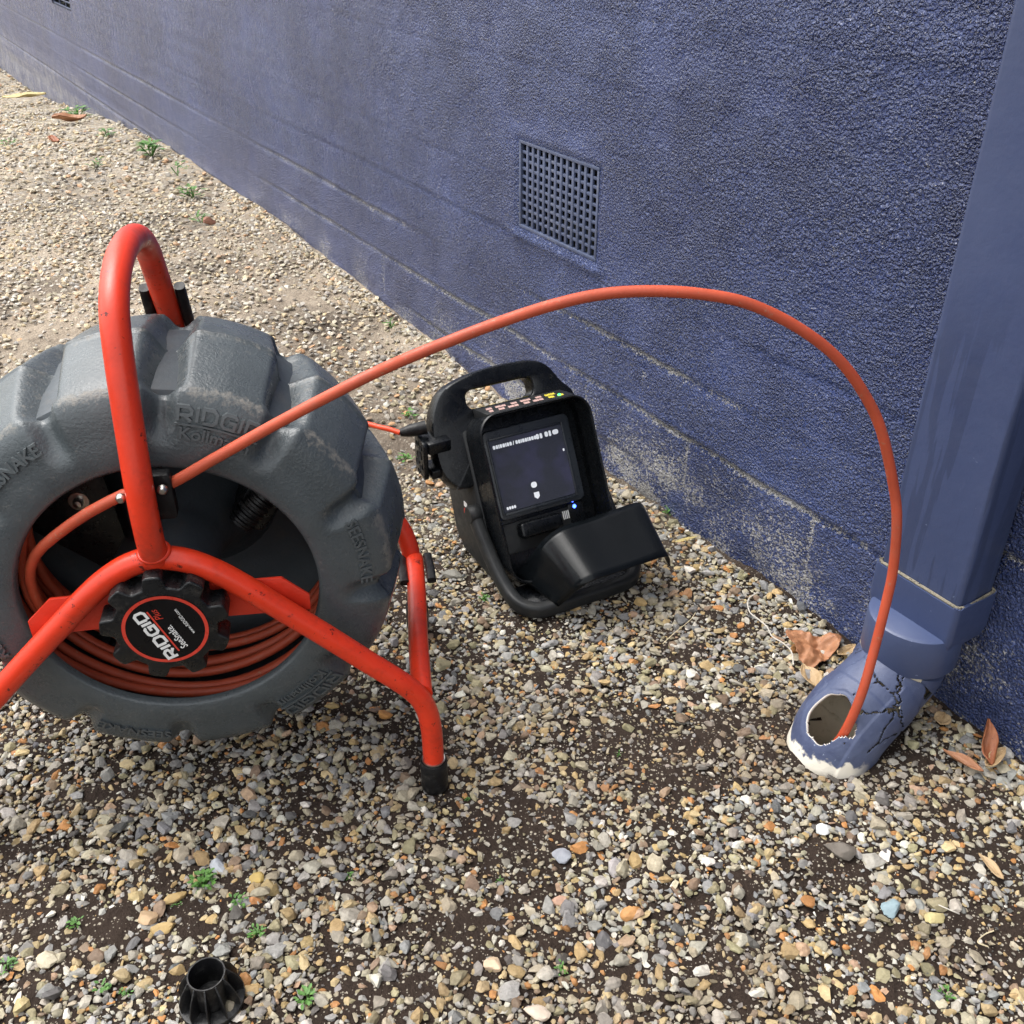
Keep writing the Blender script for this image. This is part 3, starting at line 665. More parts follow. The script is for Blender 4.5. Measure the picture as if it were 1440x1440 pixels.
def elbow():
    ctl = [(0, CY, .135), (0, CY + .001, .112), (0, CY + .010, .092), (0, .100, .070), (0, .135, .050), (0, .163, .026), (0, .180, -.010), (0, .186, -.05), (0, .188, -.10), (0, .188, -.17)]
    P = catmull(ctl, 26); NS, NA = len(P), 230; T, N, B = frames(P, up=(1, 0, 0))
    # B = T x N ; want angle 0 pointing up/out
    V = np.zeros((NS, NA, 3)); rad = .0555
    seglen = np.concatenate([[0], np.cumsum(np.linalg.norm(np.diff(P, axis=0), axis=1))])
    for i in range(NS):
        a = np.linspace(0, 2 * np.pi, NA, endpoint=False)
        upv = np.cross(N[i], T[i]); upv = upv if (upv[1] + upv[2]) > 0 else -upv
        rr = rad - .004 * smooth(.0, .004, .034 - seglen[i])           # socket rim of the bend
        rr = rr + .0014 * (1 if seglen[i] > .113 else 0) * (1 - .0)
        wob = rr + .0010 * (fbm(np.cos(a) * 2 + 7, np.sin(a) * 2 + seglen[i] * 30, 3) - .5)
        V[i] = P[i] + wob[:, None] * (np.outer(np.sin(a), N[i]) + np.outer(np.cos(a), upv))
    ang = np.linspace(0, 2 * np.pi, NA, endpoint=False); ang = np.where(ang > np.pi, ang - 2 * np.pi, ang)
    A, S = np.meshgrid(ang, seglen); U = A * rad                              # arc coordinate (x>0 = far side = left in view)
    # hole on the crown of the front bend
    hu, hs = (U + .002), (S - .155)
    th_ = np.arctan2(hs, hu); f_h = np.hypot(hu / .0262, hs / .0222) - (1 + .05 * np.sin(3 * th_ + 1) + .03 * np.sin(7 * th_))
    nu, ns = (U + .0300), (S - .153); f_n = np.hypot(nu / .0120, ns / .0070) - (1 + .12 * np.sin(5 * np.arctan2(ns, nu)))
    f_all = np.minimum(f_h, f_n)
    # cracks: thin zigzag gaps
    def crack(pts, w):
        d = np.full(U.shape, 9.0)
        for (u0, s0), (u1, s1) in zip(pts[:-1], pts[1:]):
            dx, dy = u1 - u0, s1 - s0; t = np.clip(((U - u0) * dx + (S - s0) * dy) / (dx * dx + dy * dy), 0, 1)
            d = np.minimum(d, np.hypot(U - u0 - t * dx, S - s0 - t * dy))
        return d < w
    ck = crack([(.006, .056), (-.004, .064), (-.010, .061), (-.020, .066), (-.030, .063), (-.034, .072), (-.044, .076), (-.046, .088), (-.056, .092), (-.054, .104), (-.064, .112), (-.066, .130), (-.074, .146), (-.070, .160)], .0011)
    ck |= crack([(-.030, .063), (-.040, .055), (-.052, .054)], .0007) | crack([(.030, .066), (.040, .076), (.044, .066), (.060, .07)], .0006) | crack([(-.054, .104), (-.066, .100), (-.076, .104)], .0006)
    sr = np.random.default_rng(5); su = sr.uniform(-.10, .09, 15); ss_ = sr.uniform(.03, .19, 15); hh = sr.uniform(-.0004, .0026, 15)
    wu = U + .008 * (fbm(U * 160, S * 160, 3) - .5); ws = S + .008 * (fbm(U * 160 + 9, S * 160 + 3, 3) - .5)
    dist = np.sqrt((wu[..., None] - su) ** 2 + (ws[..., None] - ss_) ** 2); near = np.argmin(dist, -1); ds = np.sort(dist, -1)
    ck |= (ds[..., 1] - ds[..., 0] < .0016) & (U < .012) & (U > -.095) & (S > .05) & (S < .165) & (f_all > .35) & (fbm(U * 45 + 3, S * 45, 2) > .42)
    # ease grid points near the hole rim onto it for a clean edge
    gs = np.gradient(f_all, axis=0); ga = np.gradient(f_all, axis=1); keep = []
    Vn = V.copy()
    sel = np.abs(f_all) < .038
    for i, j in zip(*np.where(sel)):
        q = gs[i, j] ** 2 + ga[i, j] ** 2 + 1e-9; di = np.clip(-f_all[i, j] * gs[i, j] / q, -.85, .85); dj = np.clip(-f_all[i, j] * ga[i, j] / q, -.85, .85)
        i2 = min(max(i + (1 if di > 0 else -1), 0), NS - 1); j2 = (j + (1 if dj > 0 else -1)) % NA
        Vn[i, j] = V[i, j] + abs(di) * (V[i2, j] - V[i, j]) + abs(dj) * (V[i, j2] - V[i, j])
    F = []; FM = []
    for i in range(NS - 1):
        for j in range(NA):
            l = (j + 1) % NA
            cf = max(f_all[i, j], f_all[i + 1, j], f_all[i, l], f_all[i + 1, l]); mf = (f_all[i, j] + f_all[i + 1, j] + f_all[i, l] + f_all[i + 1, l]) / 4
            if mf < 0 or ck[i, j]: continue
            F.append((i * NA + j, i * NA + l, (i + 1) * NA + l, (i + 1) * NA + j)); FM.append(3 if mf > .12 and ck[max(0, i - 1):i + 2, [(j - 1) % NA, j, l]].any() else 0)
    # second plate of the broken bend sits a little proud
    lift = smooth(0, .002, -(U + .045)) * smooth(.07, .08, S) * .0016
    lift = lift + hh[near] * (f_all > .25) * smooth(.048, .052, S) * (1 - smooth(.17, .19, S))
    ctr = P[:, None, :]; Vn = Vn + (Vn - ctr) / rad * lift[..., None]
    o = mesh('elbow', Vn.reshape(-1, 3), F, [M['elbow'], M['pvc_in'], M['pvc_cut'], M['elbow'], M['pvc_in'], M['duct']], dp)  # last slot paints crack edges black in place of shade in the gaps
    o.data.polygons.foreach_set('material_index', FM)
    bm = bmesh.new(); bm.from_mesh(o.data); bmesh.ops.delete(bm, geom=[v for v in bm.verts if not v.link_faces], context='VERTS')
    bmesh.ops.recalc_face_normals(bm, faces=bm.faces); bm.normal_update()
    c0 = Vector(P[60]); f0 = min(bm.faces, key=lambda f: (f.calc_center_median() - c0).length)
    if f0.normal.dot(f0.calc_center_median() - c0) < 0: bmesh.ops.reverse_faces(bm, faces=bm.faces)
    bm.to_mesh(o.data); bm.free(); o.data.polygons.foreach_set('use_smooth', [True] * len(o.data.polygons))
    md = o.modifiers.new('shell', 'SOLIDIFY'); md.thickness = .0042; md.offset = -1; md.material_offset = 1; md.material_offset_rim = 2
    stop_disc = lathe('silt_plug', [(.0, -.150), (.03, -.152), (.056, -.156)], M['duct_dirt'], dp, 24); stop_disc.location = (0, .188, 0)  # unseen disc added to close the pipe end against bright sky below
    return o
elbow()

# ================================================================== CABLE REEL
PSI = R(9.3)
rs_ = Vector((math.cos(PSI), math.sin(PSI), 0)); ru_ = Vector((math.sin(PSI), -math.cos(PSI), 0))
ro = rs_ * -.225 + ru_ * -1.085
reel = empty('cable_reel', (ro.x, ro.y, 0), PSI); tag(reel, 'grey plastic drain camera reel in a scuffed red tubular frame', 'cable reel')
def reel_to_world(x, y, z): p = rs_ * (x - .225) + ru_ * (-1.085 - y); return (p.x, p.y, z)
ZC = .313; TR = .0131
# ---- drum
prof_ctl = [(-.1115, .1605), (-.1195, .1615), (-.1215, .165), (-.1225, .175), (-.1215, .188), (-.118, .202), (-.113, .217), (-.1075, .231), (-.1015, .2405), (-.091, .2475), (-.078, .2515), (-.060, .2555), (-.040, .2600), (-.020, .2640), (-.0025, .2668), (-.0015, .2682), (.0015, .2682), (.0025, .2668)]
prof = np.array(prof_ctl); back = prof[::-1].copy(); back[:, 0] *= -1
pr = [prof[0]]
for a_, b_ in zip(prof[:-1], prof[1:]):
    k = max(1, int(np.linalg.norm(b_ - a_) / .006))
    for q in range(1, k + 1): pr.append(a_ + (b_ - a_) * q / k)
bk = [p * np.array([-1, 1]) for p in pr[::-1]]
full = np.array(pr + bk[4:]); NP = len(full)
NA = 540; A = np.linspace(0, 2 * np.pi, NA, endpoint=False); GR0 = R(83.5)
da = (A - GR0 + R(15)) % R(30) - R(15); da = np.degrees(da)
def drum_pt(Y, Rd, dA, a):
    g = 1 - smooth(2.0, 6.4, abs(dA))                       # 1 in the groove
    tread = smooth(.188, .246, Rd)
    crown = .0022 * (1 - (dA / 15) ** 2 * 0) * 0
    wid = 1 - smooth(1.2, 5.6 if Rd > .245 else 4.4, abs(dA))
    Rn = Rd - .026 * wid * smooth(.236, .252, Rd) - .006 * wid * smooth(.2, .236, Rd)
    Yn = Y - math.copysign(.011 * wid * smooth(.186, .212, Rd) * (1 - smooth(.245, .262, Rd)), Y)
    swell = .0030 * math.cos(R(dA * 6)) * smooth(.18, .23, Rd) * -1      # block bulge between the grooves
    Yn = Yn - math.copysign(-swell * .6 if abs(Y) > .05 else 0, Y)
    return Yn, Rn
V = np.zeros((NP, NA, 3))
for i, (Y, Rd) in enumerate(full):
    g = np.abs(da); w = 1 - smooth(.4, 6.6 if Rd > .245 else 5.0, g)
    Rn = Rd - .0225 * w * smooth(.236, .252, Rd) - .006 * w * smooth(.2, .236, Rd)
    dy = .0100 * w * smooth(.184, .212, Rd) * (1 - smooth(.247, .266, Rd))
    sgn = -1 if Y < 0 else 1
    Yn = Y - sgn * dy + sgn * .0025 * (1 - w) * smooth(.195, .225, Rd) * (1 - smooth(.240, .252, Rd))
    Rn = Rn + .0012 * np.cos(np.radians(da * 6 + 180)) * smooth(.245, .25, Rd)
    V[i] = np.stack([Rn * np.cos(A), np.broadcast_to(Yn, A.shape), Rn * np.sin(A)], 1)
idx = np.arange(NP * NA).reshape(NP, NA); nx = np.roll(idx, -1, 1)
F = np.stack([idx[:-1], idx[1:], nx[1:], nx[:-1]], -1).reshape(-1, 4)
drum = np_mesh('drum', V.reshape(-1, 3), F, M['drum'], reel); drum.location = (0, 0, ZC)
drum.data.set_sharp_from_angle(angle=R(100))
gq = np.zeros((NP, NA))
for i, (Y, Rd) in enumerate(full):
    w = 1 - smooth(4.6, 6.4, np.abs(da)); gq[i] = np.exp(-((Rd - .2425) / .0032) ** 2) * (1 - w) + .45 * np.exp(-((Rd - .2685) / .004) ** 2) * (1 - w) + .55 * smooth(.245, .25, Rd) * w * .6
atg = drum.data.attributes.new('grime', 'FLOAT', 'POINT'); atg.data.foreach_set('value', gq.ravel().astype(np.float32))
lin = [(.1605, -.1115), (.166, -.108), (.205, -.098), (.232, -.082), (.238, -.04), (.2395, 0), (.238, .04), (.232, .08), (.20, .097), (.16, .101), (.10, .102), (.0, .102)]
li = lathe('drum_lining', [(r_, y_) for r_, y_ in lin], M['drum_in'], reel, 96, 'Y'); li.location = (0, 0, ZC)
# worn pale line along the shoulder of every tread block
def side_y(r_): return np.interp(r_, [p[1] for p in prof_ctl[1:12]], [p[0] for p in prof_ctl[1:12]]) - .0025 * float(smooth(.195, .225, r_)) * (1 - float(smooth(.240, .252, r_)))
# ---- moulded lettering on alternate blocks
def wrap(me, name, alpha, rho, mat, hgt=.0):
    for v in me.vertices:
        r_ = rho + v.co.y; a = alpha - v.co.x / rho; y_ = float(side_y(r_)) - v.co.z - hgt
        v.co = (r_ * math.cos(a), y_, r_ * math.sin(a) + ZC)
    return sharp(link(name, me, mat, reel, False), 30)
for b in range(6):
    al = GR0 - R(15) + R(60 * b)
    if b % 2 == 0:
        wrap(strokes_mesh(letters_ridgid(.0135), .0030, .0034), 'moulded_lettering', al, .2165, M['emboss'])
        u_ = strokes_mesh([[(-.042 + .007 * k, 0) for k in range(13)]], .0018, .0032); wrap(u_, 'moulded_underline', al, .2125, M['emboss'])
        wrap(text_mesh('Kollmann', .0175, .0016, 1.05, .0003), 'moulded_lettering', al, .1975, M['emboss'], .0012)
    else:
        wrap(text_mesh('SEESNAKE', .0185, .0016, 1.0, .0004), 'moulded_lettering', al, .2085, M['emboss'], .0012)
# ---- frame
def mirror(p): return [(-x, y, z) for x, y, z in p[::-1]]
half = [(.277, -.158, .012), (.277, -.158, .06), (.276, -.157, .105), (.269, -.156, .142), (.250, -.155, .172), (.205, -.155, .218), (.158, -.155, .266), (.110, -.155, .313), (.082, -.155, .341), (.055, -.155, .364), (.028, -.155, .380), (0, -.155, .386)]
hoop = catmull(half + mirror(half)[1:], 8); tube('front_hoop', hoop, TR, M['red'], reel, 24)
hp = [(0, -.158, .388), (0, -.164, .415), (0, -.160, .471), (0, -.145, .533), (0, -.129, .587), (0, -.109, .631), (0, -.075, .656), (0, -.027, .667), (0, .030, .665), (0, .080, .653), (0, .115, .630), (0, .135, .601), (0, .158, .562), (0, .185, .511), (0, .198, .45), (0, .20, .36)]
tube('carry_handle', catmull(hp, 8), .0143, M['red'], reel, 24)
lathe_weld = tube('weld_bead', [(.0150 * math.cos(t), -.1585 + .0150 * math.sin(t) * .9, .3965 + .004 * math.sin(t) - .0115 * abs(math.cos(t)) ** 2 * 0) for t in np.linspace(0, 2 * math.pi, 40, endpoint=False)], .0028, M['red'], reel, 8, True)
rh = [(.283, .150, .13), (.262, .165, .20), (.18, .185, .30), (.09, .198, .365), (0, .20, .385)]
tube('rear_hoop', catmull(rh + mirror(rh)[1:], 8), TR, M['red'], reel, 18)
for s_ in (-1, 1):
    tube('side_rail', catmull([(s_ * .268, -.150, .152), (s_ * .272, -.05, .150), (s_ * .279, .06, .147), (s_ * .283, .150, .142), (s_ * .283, .165, .10), (s_ * .283, .166, .012)], 6), TR * .98, M['red'], reel, 20)
    lathe('foot_cap', [(.0, .0), (.0145, .0), (.0168, .003), (.0172, .008), (.0170, .047), (.0158, .049), (.0135, .0485)], M['black'], reel, 32).location = (s_ * .277, -.158, 0)
    lathe('foot_cap', [(.0, .0), (.0145, .0), (.0168, .003), (.0172, .008), (.0170, .047), (.0158, .049), (.0135, .0485)], M['black'], reel, 32).location = (s_ * .283, .166, 0)
    lathe('foot_ring', [(.0130, .0), (.0146, .0), (.0146, .0022), (.0130, .0022)], M['steel'], reel, 32).location = (s_ * .277, -.158, .0492)
def pad(path, w, t, name='bumper_pad'):
    return tube(name, catmull(path, 6), 1, M['black'], reel, section=rrect(w, t, min(w, t) * .45, 4))
for s_ in (-1, 1):
    pad([(s_ * .0205, .161, .568), (s_ * .0210, .172, .540), (s_ * .0210, .190, .505)], .013, .015)
    for t_ in (-1, 1): pad([(s_ * .283 + t_ * .019, .08, .152), (s_ * .283 + t_ * .0195, .11, .151), (s_ * .283 + t_ * .019, .15, .147)], .009, .013)
# cross plate that carries the axle
pl = [(-.150, .290), (-.040, .292), (-.040, .338), (-.122, .337), (-.150, .31)]
for s_ in (-1, 1):
    prism('axle_plate', [(s_ * p[0], p[1]) for p in pl][::s_], -.0020, .0020, M['redplate'], reel, .0006, fn=lambda x, y, z: (x, -.138 + z, y - .002))
prism('axle_bracket', [(-.045, .275), (.045, .275), (.045, .355), (-.045, .355)], -.0025, .0025, M['black'], reel, .001, fn=lambda x, y, z: (x, -.138 + z, y))
lathe('axle_hub', [(.0, -.136), (.043, -.136), (.046, -.130), (.047, -.02), (.050, .0), (.085, .08), (.11, .101)], M['drum_in'], reel, 64, 'Y').location = (0, 0, ZC)
lathe('axle_bearing', [(.0, -.152), (.030, -.152), (.036, -.148), (.044, -.140), (.046, -.1385)], M['knob'], reel, 48, 'Y').location = (0, 0, ZC)
# ---- scalloped hand knob with its label
kp = []
NK = 9
for k in range(NK * 24):
    t = 2 * math.pi * k / (NK * 24); ph = ((t * NK / (2 * math.pi) + .0) % 1)
    dd = abs(ph - .5) * 2                                     # 0 at scallop centre, 1 at the lobe
    r_ = .0535 + .0135 * float(smooth(.32, .66, dd)); kp.append((r_ * math.cos(t + R(93)), r_ * math.sin(t + R(93))))
prism('hand_knob', kp, .151, .183, M['knob'], reel, .0022, fn=lambda x, y, z: (x, -z, y + ZC), segs=3, ang=50)
LR = .0446; LY = -.1836
def ringdisc(name, r0, r1, y, mat, seg=72):
    V = []; F = []
    for k in range(seg):
        a = 2 * math.pi * k / seg
        V += [(r0 * math.cos(a), y, r0 * math.sin(a) + ZC), (r1 * math.cos(a), y, r1 * math.sin(a) + ZC)]
    for k in range(seg):
        l = (k + 1) % seg; F.append((2 * k, 2 * k + 1, 2 * l + 1, 2 * l))
    return mesh(name, V, F, mat, reel, False)
lathe('label_disc', [(.0, LY), (.0395, LY), (.0447, LY + .0001), (.0447, LY + .001)], M['labelblack'], reel, 72, 'Y').location = (0, 0, ZC)
ringdisc('label_ring', .0405, .0443, LY - .0004, M['labelred'])
TA = R(113)
def on_label(me, name, cx, cy, mat, lift):
    ex = Vector((math.cos(TA), math.sin(TA))); ey = Vector((-math.sin(TA), math.cos(TA)))
    for v in me.vertices:
        p = ex * (v.co.x + cx * LR) + ey * (v.co.y + cy * LR); v.co = (p.x, LY - lift - v.co.z, p.y + ZC)
    return link(name, me, mat, reel, False)
on_label(strokes_mesh(letters_ridgid(.0112), .0032, .0002), 'label_lettering', -.04, .16, M['white'], .0004)
on_label(strokes_mesh([[(-.030, 0), (.030, 0)]], .0019, .0002), 'label_line', -.02, .075, M['labelred'], .0004)
on_label(text_mesh('SeeSnake.', .0115, 0, .74, .00012), 'label_lettering', -.30, -.19, M['white'], .0006)
on_label(text_mesh('Plus', .0112, 0, .80, .0, .35), 'label_lettering', .46, -.15, M['labelred'], .0006)
on_label(text_mesh('www.RIDGID.com', .0056, 0, .85, .00004), 'label_lettering', .0, -.55, M['white'], .0006)
# ---- cable guide on the handle post and fittings inside the drum
prism('guide_bracket', rrect(.030, .052, .004, 3), -.007, .007, M['black'], reel, .001, fn=lambda x, y, z: (x + .013, -.138 + z, y + .452))
for sx_, z_ in ((-.0205, .462), (.021, .468)):
    lathe('rivet', [(.0, -.0042), (.003, -.0038), (.0050, -.0015), (.0052, .002), (.0, .0022)], M['steel'], reel, 20, 'Y').location = (sx_, -.157, z_)
prism('inner_panel', [(-.20, .34), (-.105, .255), (-.075, .30), (-.085, .41), (-.125, .45), (-.185, .42)], -.003, .003, M['knob'], reel, .001, fn=lambda x, y, z: (x, .03 + z, y))
for x_, z_ in ((-.118, .412), (-.117, .357)):
    lathe('panel_bolt', [(.0, -.010), (.0045, -.009), (.006, -.006), (.006, -.001), (.012, -.0008), (.0125, .001)], M['steel'], reel, 24, 'Y').location = (x_, .026, z_)
prism('camera_holder', rrect(.045, .085, .012, 4), -.03, .03, M['knob'], reel, .004, fn=lambda x, y, z: (.098 + x * math.cos(.6) + y * math.sin(.6), .03 + z, .352 - x * math.sin(.6) + y * math.cos(.6)))
hd = np.linspace(0, 1, 60)
tube('camera_head', [(.070 + .060 * t, -.02 + .02 * t, .335 + .055 * t) for t in hd], [.0145 + .0022 * (1 if (k // 3) % 2 else 0) for k in range(60)], M['black'], reel, 20)

# ================================================================== PUSH CABLE (coiled in the drum, over the post, arching into the pipe)
cw = [(-.358, .905, .459), (-.304, .91, .488), (-.244, .92, .520), (-.185, .93, .549), (-.128, .94, .574), (-.071, .95, .596), (-.014, .96, .616), (.042, .97, .630), (.092, .98, .637), (.142, .985, .639), (.193, .99, .634), (.241, .995, .621), (.295, 1.0, .594), (.344, 1.005, .559), (.381, 1.01, .515), (.410, 1.01, .467), (.439, 1.01, .394), (.449, 1.005, .349), (.456, 1.0, .287), (.455, .995, .243), (.450, .985, .185), (.4415, .970, .128), (.4340, .9645, .085), (.4280, .968, .045), (.4220, .980, .0), (.420, .988, -.08)]
inner = []
loops = 9
for i in range(loops * 36, -1, -1):
    a = R(206) - 2 * math.pi * i / 36; lp = i / 36
    rr = .158 + .018 * min(1, lp / .6) + .0095 * (lp % 3) + .006 * math.sin(lp * 2.1); yy = -.082 + .018 * (lp * 1.0) - .0 * lp
    yy = -.085 + .0148 * ((lp * 1.0) % 9)
    inner.append((rr * math.cos(a), yy + .004 * math.sin(3 * a + lp), ZC + rr * math.sin(a)))
trans = [(-.150, -.084, .262), (-.153, -.090, .300), (-.150, -.098, .338), (-.134, -.108, .372), (-.104, -.120, .402), (-.062, -.132, .434), (-.022, -.138, .4555)]
cw = [(x + (.0005 * math.sin(i * 2.3) if 1 < i < 20 else 0), y, z + (.0007 * math.sin(i * 1.7 + 1) if 1 < i < 20 else 0)) for i, (x, y, z) in enumerate(cw)]
inw = [reel_to_world(*p) for p in inner[:-2]] + [reel_to_world(*p) for p in trans]
sm = np.array(inw)
cp = np.concatenate([catmull(sm[::2] if False else sm, 2)[:-1], catmull([sm[-1]] + cw, 8)])
pc = tube('push_cable', cp, .0060, M['cable'], None, 14); tag(pc, 'long red push cable arching from the reel into the broken pipe', 'cable')

# ================================================================== MONITOR
PH = R(28); TAU = R(28); P0 = (.0022, 1.3042)
mon = empty('inspection_monitor', (P0[0], P0[1], 0), PH); tag(mon, 'black portable monitor with flipped-down visor beside the reel', 'monitor')
cT, sT = math.cos(TAU), math.sin(TAU)
def T3(a, b, c): return (a, b * sT - c * cT, .05 + b * cT + c * sT)
def mprism(name, poly, c0, c1, mat, bev=.001, parent=mon, segs=2): return prism(name, poly, c0, c1, mat, parent, bev, fn=T3, segs=segs)
# case: tilted box cut flat where it rests on the ground
side = [(.060, .008), (.170, .008), (.200, .030), (.246, .150), (.252, .188), (.232, .208), (.176, .240), (.164, .232), (.056, .030)]
def case_fn(x, y, z):
    return (z, x, y)
prism('case', side, -.006, .204, M['monmat'], mon, .007, fn=case_fn, segs=3)
# hood round the screen: rounded frame, open at the front
ho = rrect(.202, .275, .034, 7, .101, .1225); hi = rrect(.194, .267, .030, 7, .101, .1225)
rings = [[T3(p[0], p[1], -.085) for p in ho], [T3(p[0], p[1], -.002) for p in ho], [T3(p[0], p[1], .0) for p in (ho + hi) / 2], [T3(p[0], p[1], -.002) for p in hi], [T3(p[0], p[1], -.060) for p in hi]]
hood = loft('hood', rings, M['mon'], mon, True, True)
# front panel, screen and its bezel
mprism('front_panel', rrect(.186, .258, .022, 5, .101, .1225), -.0590, -.0520, M['mon'], .001)
mprism('screen_bezel', rrect(.158, .146, .010, 5, .098, .160), -.0519, -.0400, M['bezel'], .003)
sc = mprism('screen', rrect(.134, .116, .003, 3, .093, .158), -.0399, -.0392, M['screen'], 0)
for (x0, x1, y0, y1) in ((.024, .028, .096, .220), (.160, .164, .096, .220)): mprism('bezel_rib', [(x0, y0), (x1, y0), (x1, y1), (x0, y1)], -.0399, -.0375, M['bezel'], .0008)
mprism('bezel_rib', [(.0285, .0945), (.1595, .0945), (.1595, .0985), (.0285, .0985)], -.0399, -.0375, M['bezel'], .0008)
mprism('bezel_rib', [(.0285, .2175), (.1595, .2175), (.1595, .2205), (.0285, .2205)], -.0399, -.0375, M['bezel'], .0008)
rr_ = random.Random(8)
def glyph(a, b, w, h): return mprism('screen_character', rrect(w, h, min(w, h) * .42, 3, a, b), -.0391, -.0389, M['osd'], 0)
xa = .0325
for w in (.0045, .004, .002, .004, .0045, .002, .004, .0042):
    glyph(xa + w / 2, .2055, w, .0062); xa += w + .0007
xa += .003
mprism('screen_character', [(xa - .0022, .2025), (xa - .0008, .2025), (xa + .001, .2088), (xa - .0004, .2088)], -.0391, -.0389, M['osd'], 0); xa += .0032
for w in (.004, .0044, .002, .0042, .004, .002, .004, .0044, .0042): glyph(xa + w / 2, .2055, w, .0062); xa += w + .0006
glyph(.1140, .2058, .0055, .0085); glyph(.1205, .2058, .0045, .0085); glyph(.1305, .2062, .0062, .0085); glyph(.1372, .2062, .0042, .0092); glyph(.1475, .2064, .0110, .0078)
glyph(.0890, .1315, .0105, .0095)
mprism('screen_character', [(.0855, .1190), (.0950, .1190), (.0950, .1115), (.0905, .1075), (.0855, .1115)], -.0391, -.0389, M['osd'], 0)
for k in range(4): glyph(.0345 + .0044 * k, .1055, .0036, .005)
glyph(.1555, .1745, .0030, .0045)
# keypad door, ribs and lights below the screen
mprism('keypad_recess', rrect(.150, .050, .006, 4, .092, .055), -.0519, -.0490, M['monmat'], .001)
mprism('keypad_door', rrect(.078, .026, .007, 4, .084, .064), -.0489, -.030, M['mon'], .005, segs=3)
for k in range(4): mprism('speaker_rib', rrect(.0016, .014, .0007, 2, .1335 + .0033 * k, .068), -.0489, -.0475, M['osd'] if False else M['white'], 0)
mprism('button_panel', rrect(.030, .044, .004, 3, .160, .062), -.0519, -.0480, M['mon'], .001)
lathe('status_light', [(.0, .0022), (.0022, .0018), (.0034, .0)], M['blue_led'], mon, 16).matrix_local = Matrix.Translation(T3(.157, .078, -.0479)) @ Matrix.Rotation(R(90) - TAU, 4, 'X')
lathe('status_light', [(.0, .0014), (.0014, .0012), (.0022, .0)], M['blue_led'], mon, 16).matrix_local = Matrix.Translation(T3(.1555, .0875, -.0479)) @ Matrix.Rotation(R(90) - TAU, 4, 'X')
# top deck with printed icons, yellow strip and a green light
_tp = [T3(.010, .2605, -.004), T3(.190, .2605, -.004), T3(.190, .2605, -.055), T3(.010, .2605, -.055)]
dk = [(.2545, -.010), (.2600, -.006), (.2715, -.052), (.2710, -.060), (.2545, -.061)]
prism('top_deck', dk, .022, .180, M['monmat'], mon, .0015, fn=lambda x, y, z: T3(z, x, y))
def deck(a, t, up=.0006): return T3(a, .2600 + .0115 * t + up * .97, -.006 - .046 * t + up * .25)
for q, (t0, t1) in enumerate(((.16, .40), (.50, .74))):
    for k in range(9):
        a0 = .030 + .0150 * k + .002 * ((k * 7 + q) % 3); w_ = .0105 if (k + q) % 3 else .0072
        mesh('printed_icon', [deck(a0, t0), deck(a0 + w_, t0), deck(a0 + w_ + .003, t1), deck(a0 + .003, t1)], [(0, 1, 2, 3)], M['pink'] if k < 7 else M['yellow'], mon, False)
lathe('power_light', [(.0, .002), (.002, .0017), (.003, .0)], M['green_led'], mon, 16).location = deck(.158, .25, .001)
# carry handle: flat loop over the top, arms running down both sides
outer = np.array([(-.008, .150), (-.034, .158), (-.050, .182), (-.054, .215), (-.052, .253), (-.040, .287), (-.016, .314), (.030, .328), (.080, .333), (.140, .330), (.172, .316), (.192, .286), (.212, .258), (.212, .20), (.205, .135)])
outer = catmull(outer, 6, True); hc = np.array((.077, .2875)); slot = rrect(.120, .031, .0125, 8, hc[0], hc[1])
def cast(loop, ang):
    d = np.array((math.cos(ang), math.sin(ang))); best = 0
    for p, q in zip(loop, np.roll(loop, -1, 0)):
        e = q - p; den = d[0] * e[1] - d[1] * e[0]
        if abs(den) < 1e-12: continue
        w = p - hc; t = (w[0] * e[1] - w[1] * e[0]) / den; u_ = (w[0] * d[1] - w[1] * d[0]) / den
        if t > 0 and -1e-6 <= u_ <= 1 + 1e-6: best = max(best, t)
    return hc + d * best
angs = np.concatenate([np.arctan2(slot[:, 1] - hc[1], slot[:, 0] - hc[0]), np.arctan2(outer[:, 1] - hc[1], outer[:, 0] - hc[0])]); angs = np.sort(np.unique(np.round(angs, 4)))
OL = np.array([cast(outer, a) for a in angs]); IL = np.array([cast(slot, a) for a in angs])
def toward(p, q, m): d = q - p; return p + d / (np.linalg.norm(d, axis=1)[:, None] + 1e-9) * m
rings = []
for (base, other, seq) in ((OL, IL, ((0, -.092), (0, -.068), (.0025, -.063), (.007, -.0615))), (IL, OL, ((.005, -.0615), (.0018, -.063), (0, -.067), (0, -.092)))):
    for m_, c_ in seq: rings.append([T3(p[0], p[1], c_) for p in toward(base, other, m_)])
rings.append(rings[0])
loft('carry_handle', rings, M['mon'], mon, False, False, 45)
mesh('yellow_strip', [T3(.024, .2729, -.066), T3(.130, .2729, -.066), T3(.130, .2729, -.090), T3(.024, .2729, -.090)], [(0, 1, 2, 3)], M['yellow'], mon, False)
for a_, b_ in ((-.034, .268), (-.042, .222), (.172, .296), (.196, .258)):
    lathe('screw_hole', [(.0, -.001), (.0022, -.001), (.0024, .0002), (.0036, .0004)], M['duct'], mon, 16).matrix_local = Matrix.Translation(T3(a_ + (.006 if a_ < 0 else 0), b_, -.0612)) @ Matrix.Rotation(R(90) - TAU, 4, 'X')  # black dish paints in the shade of each screw hole
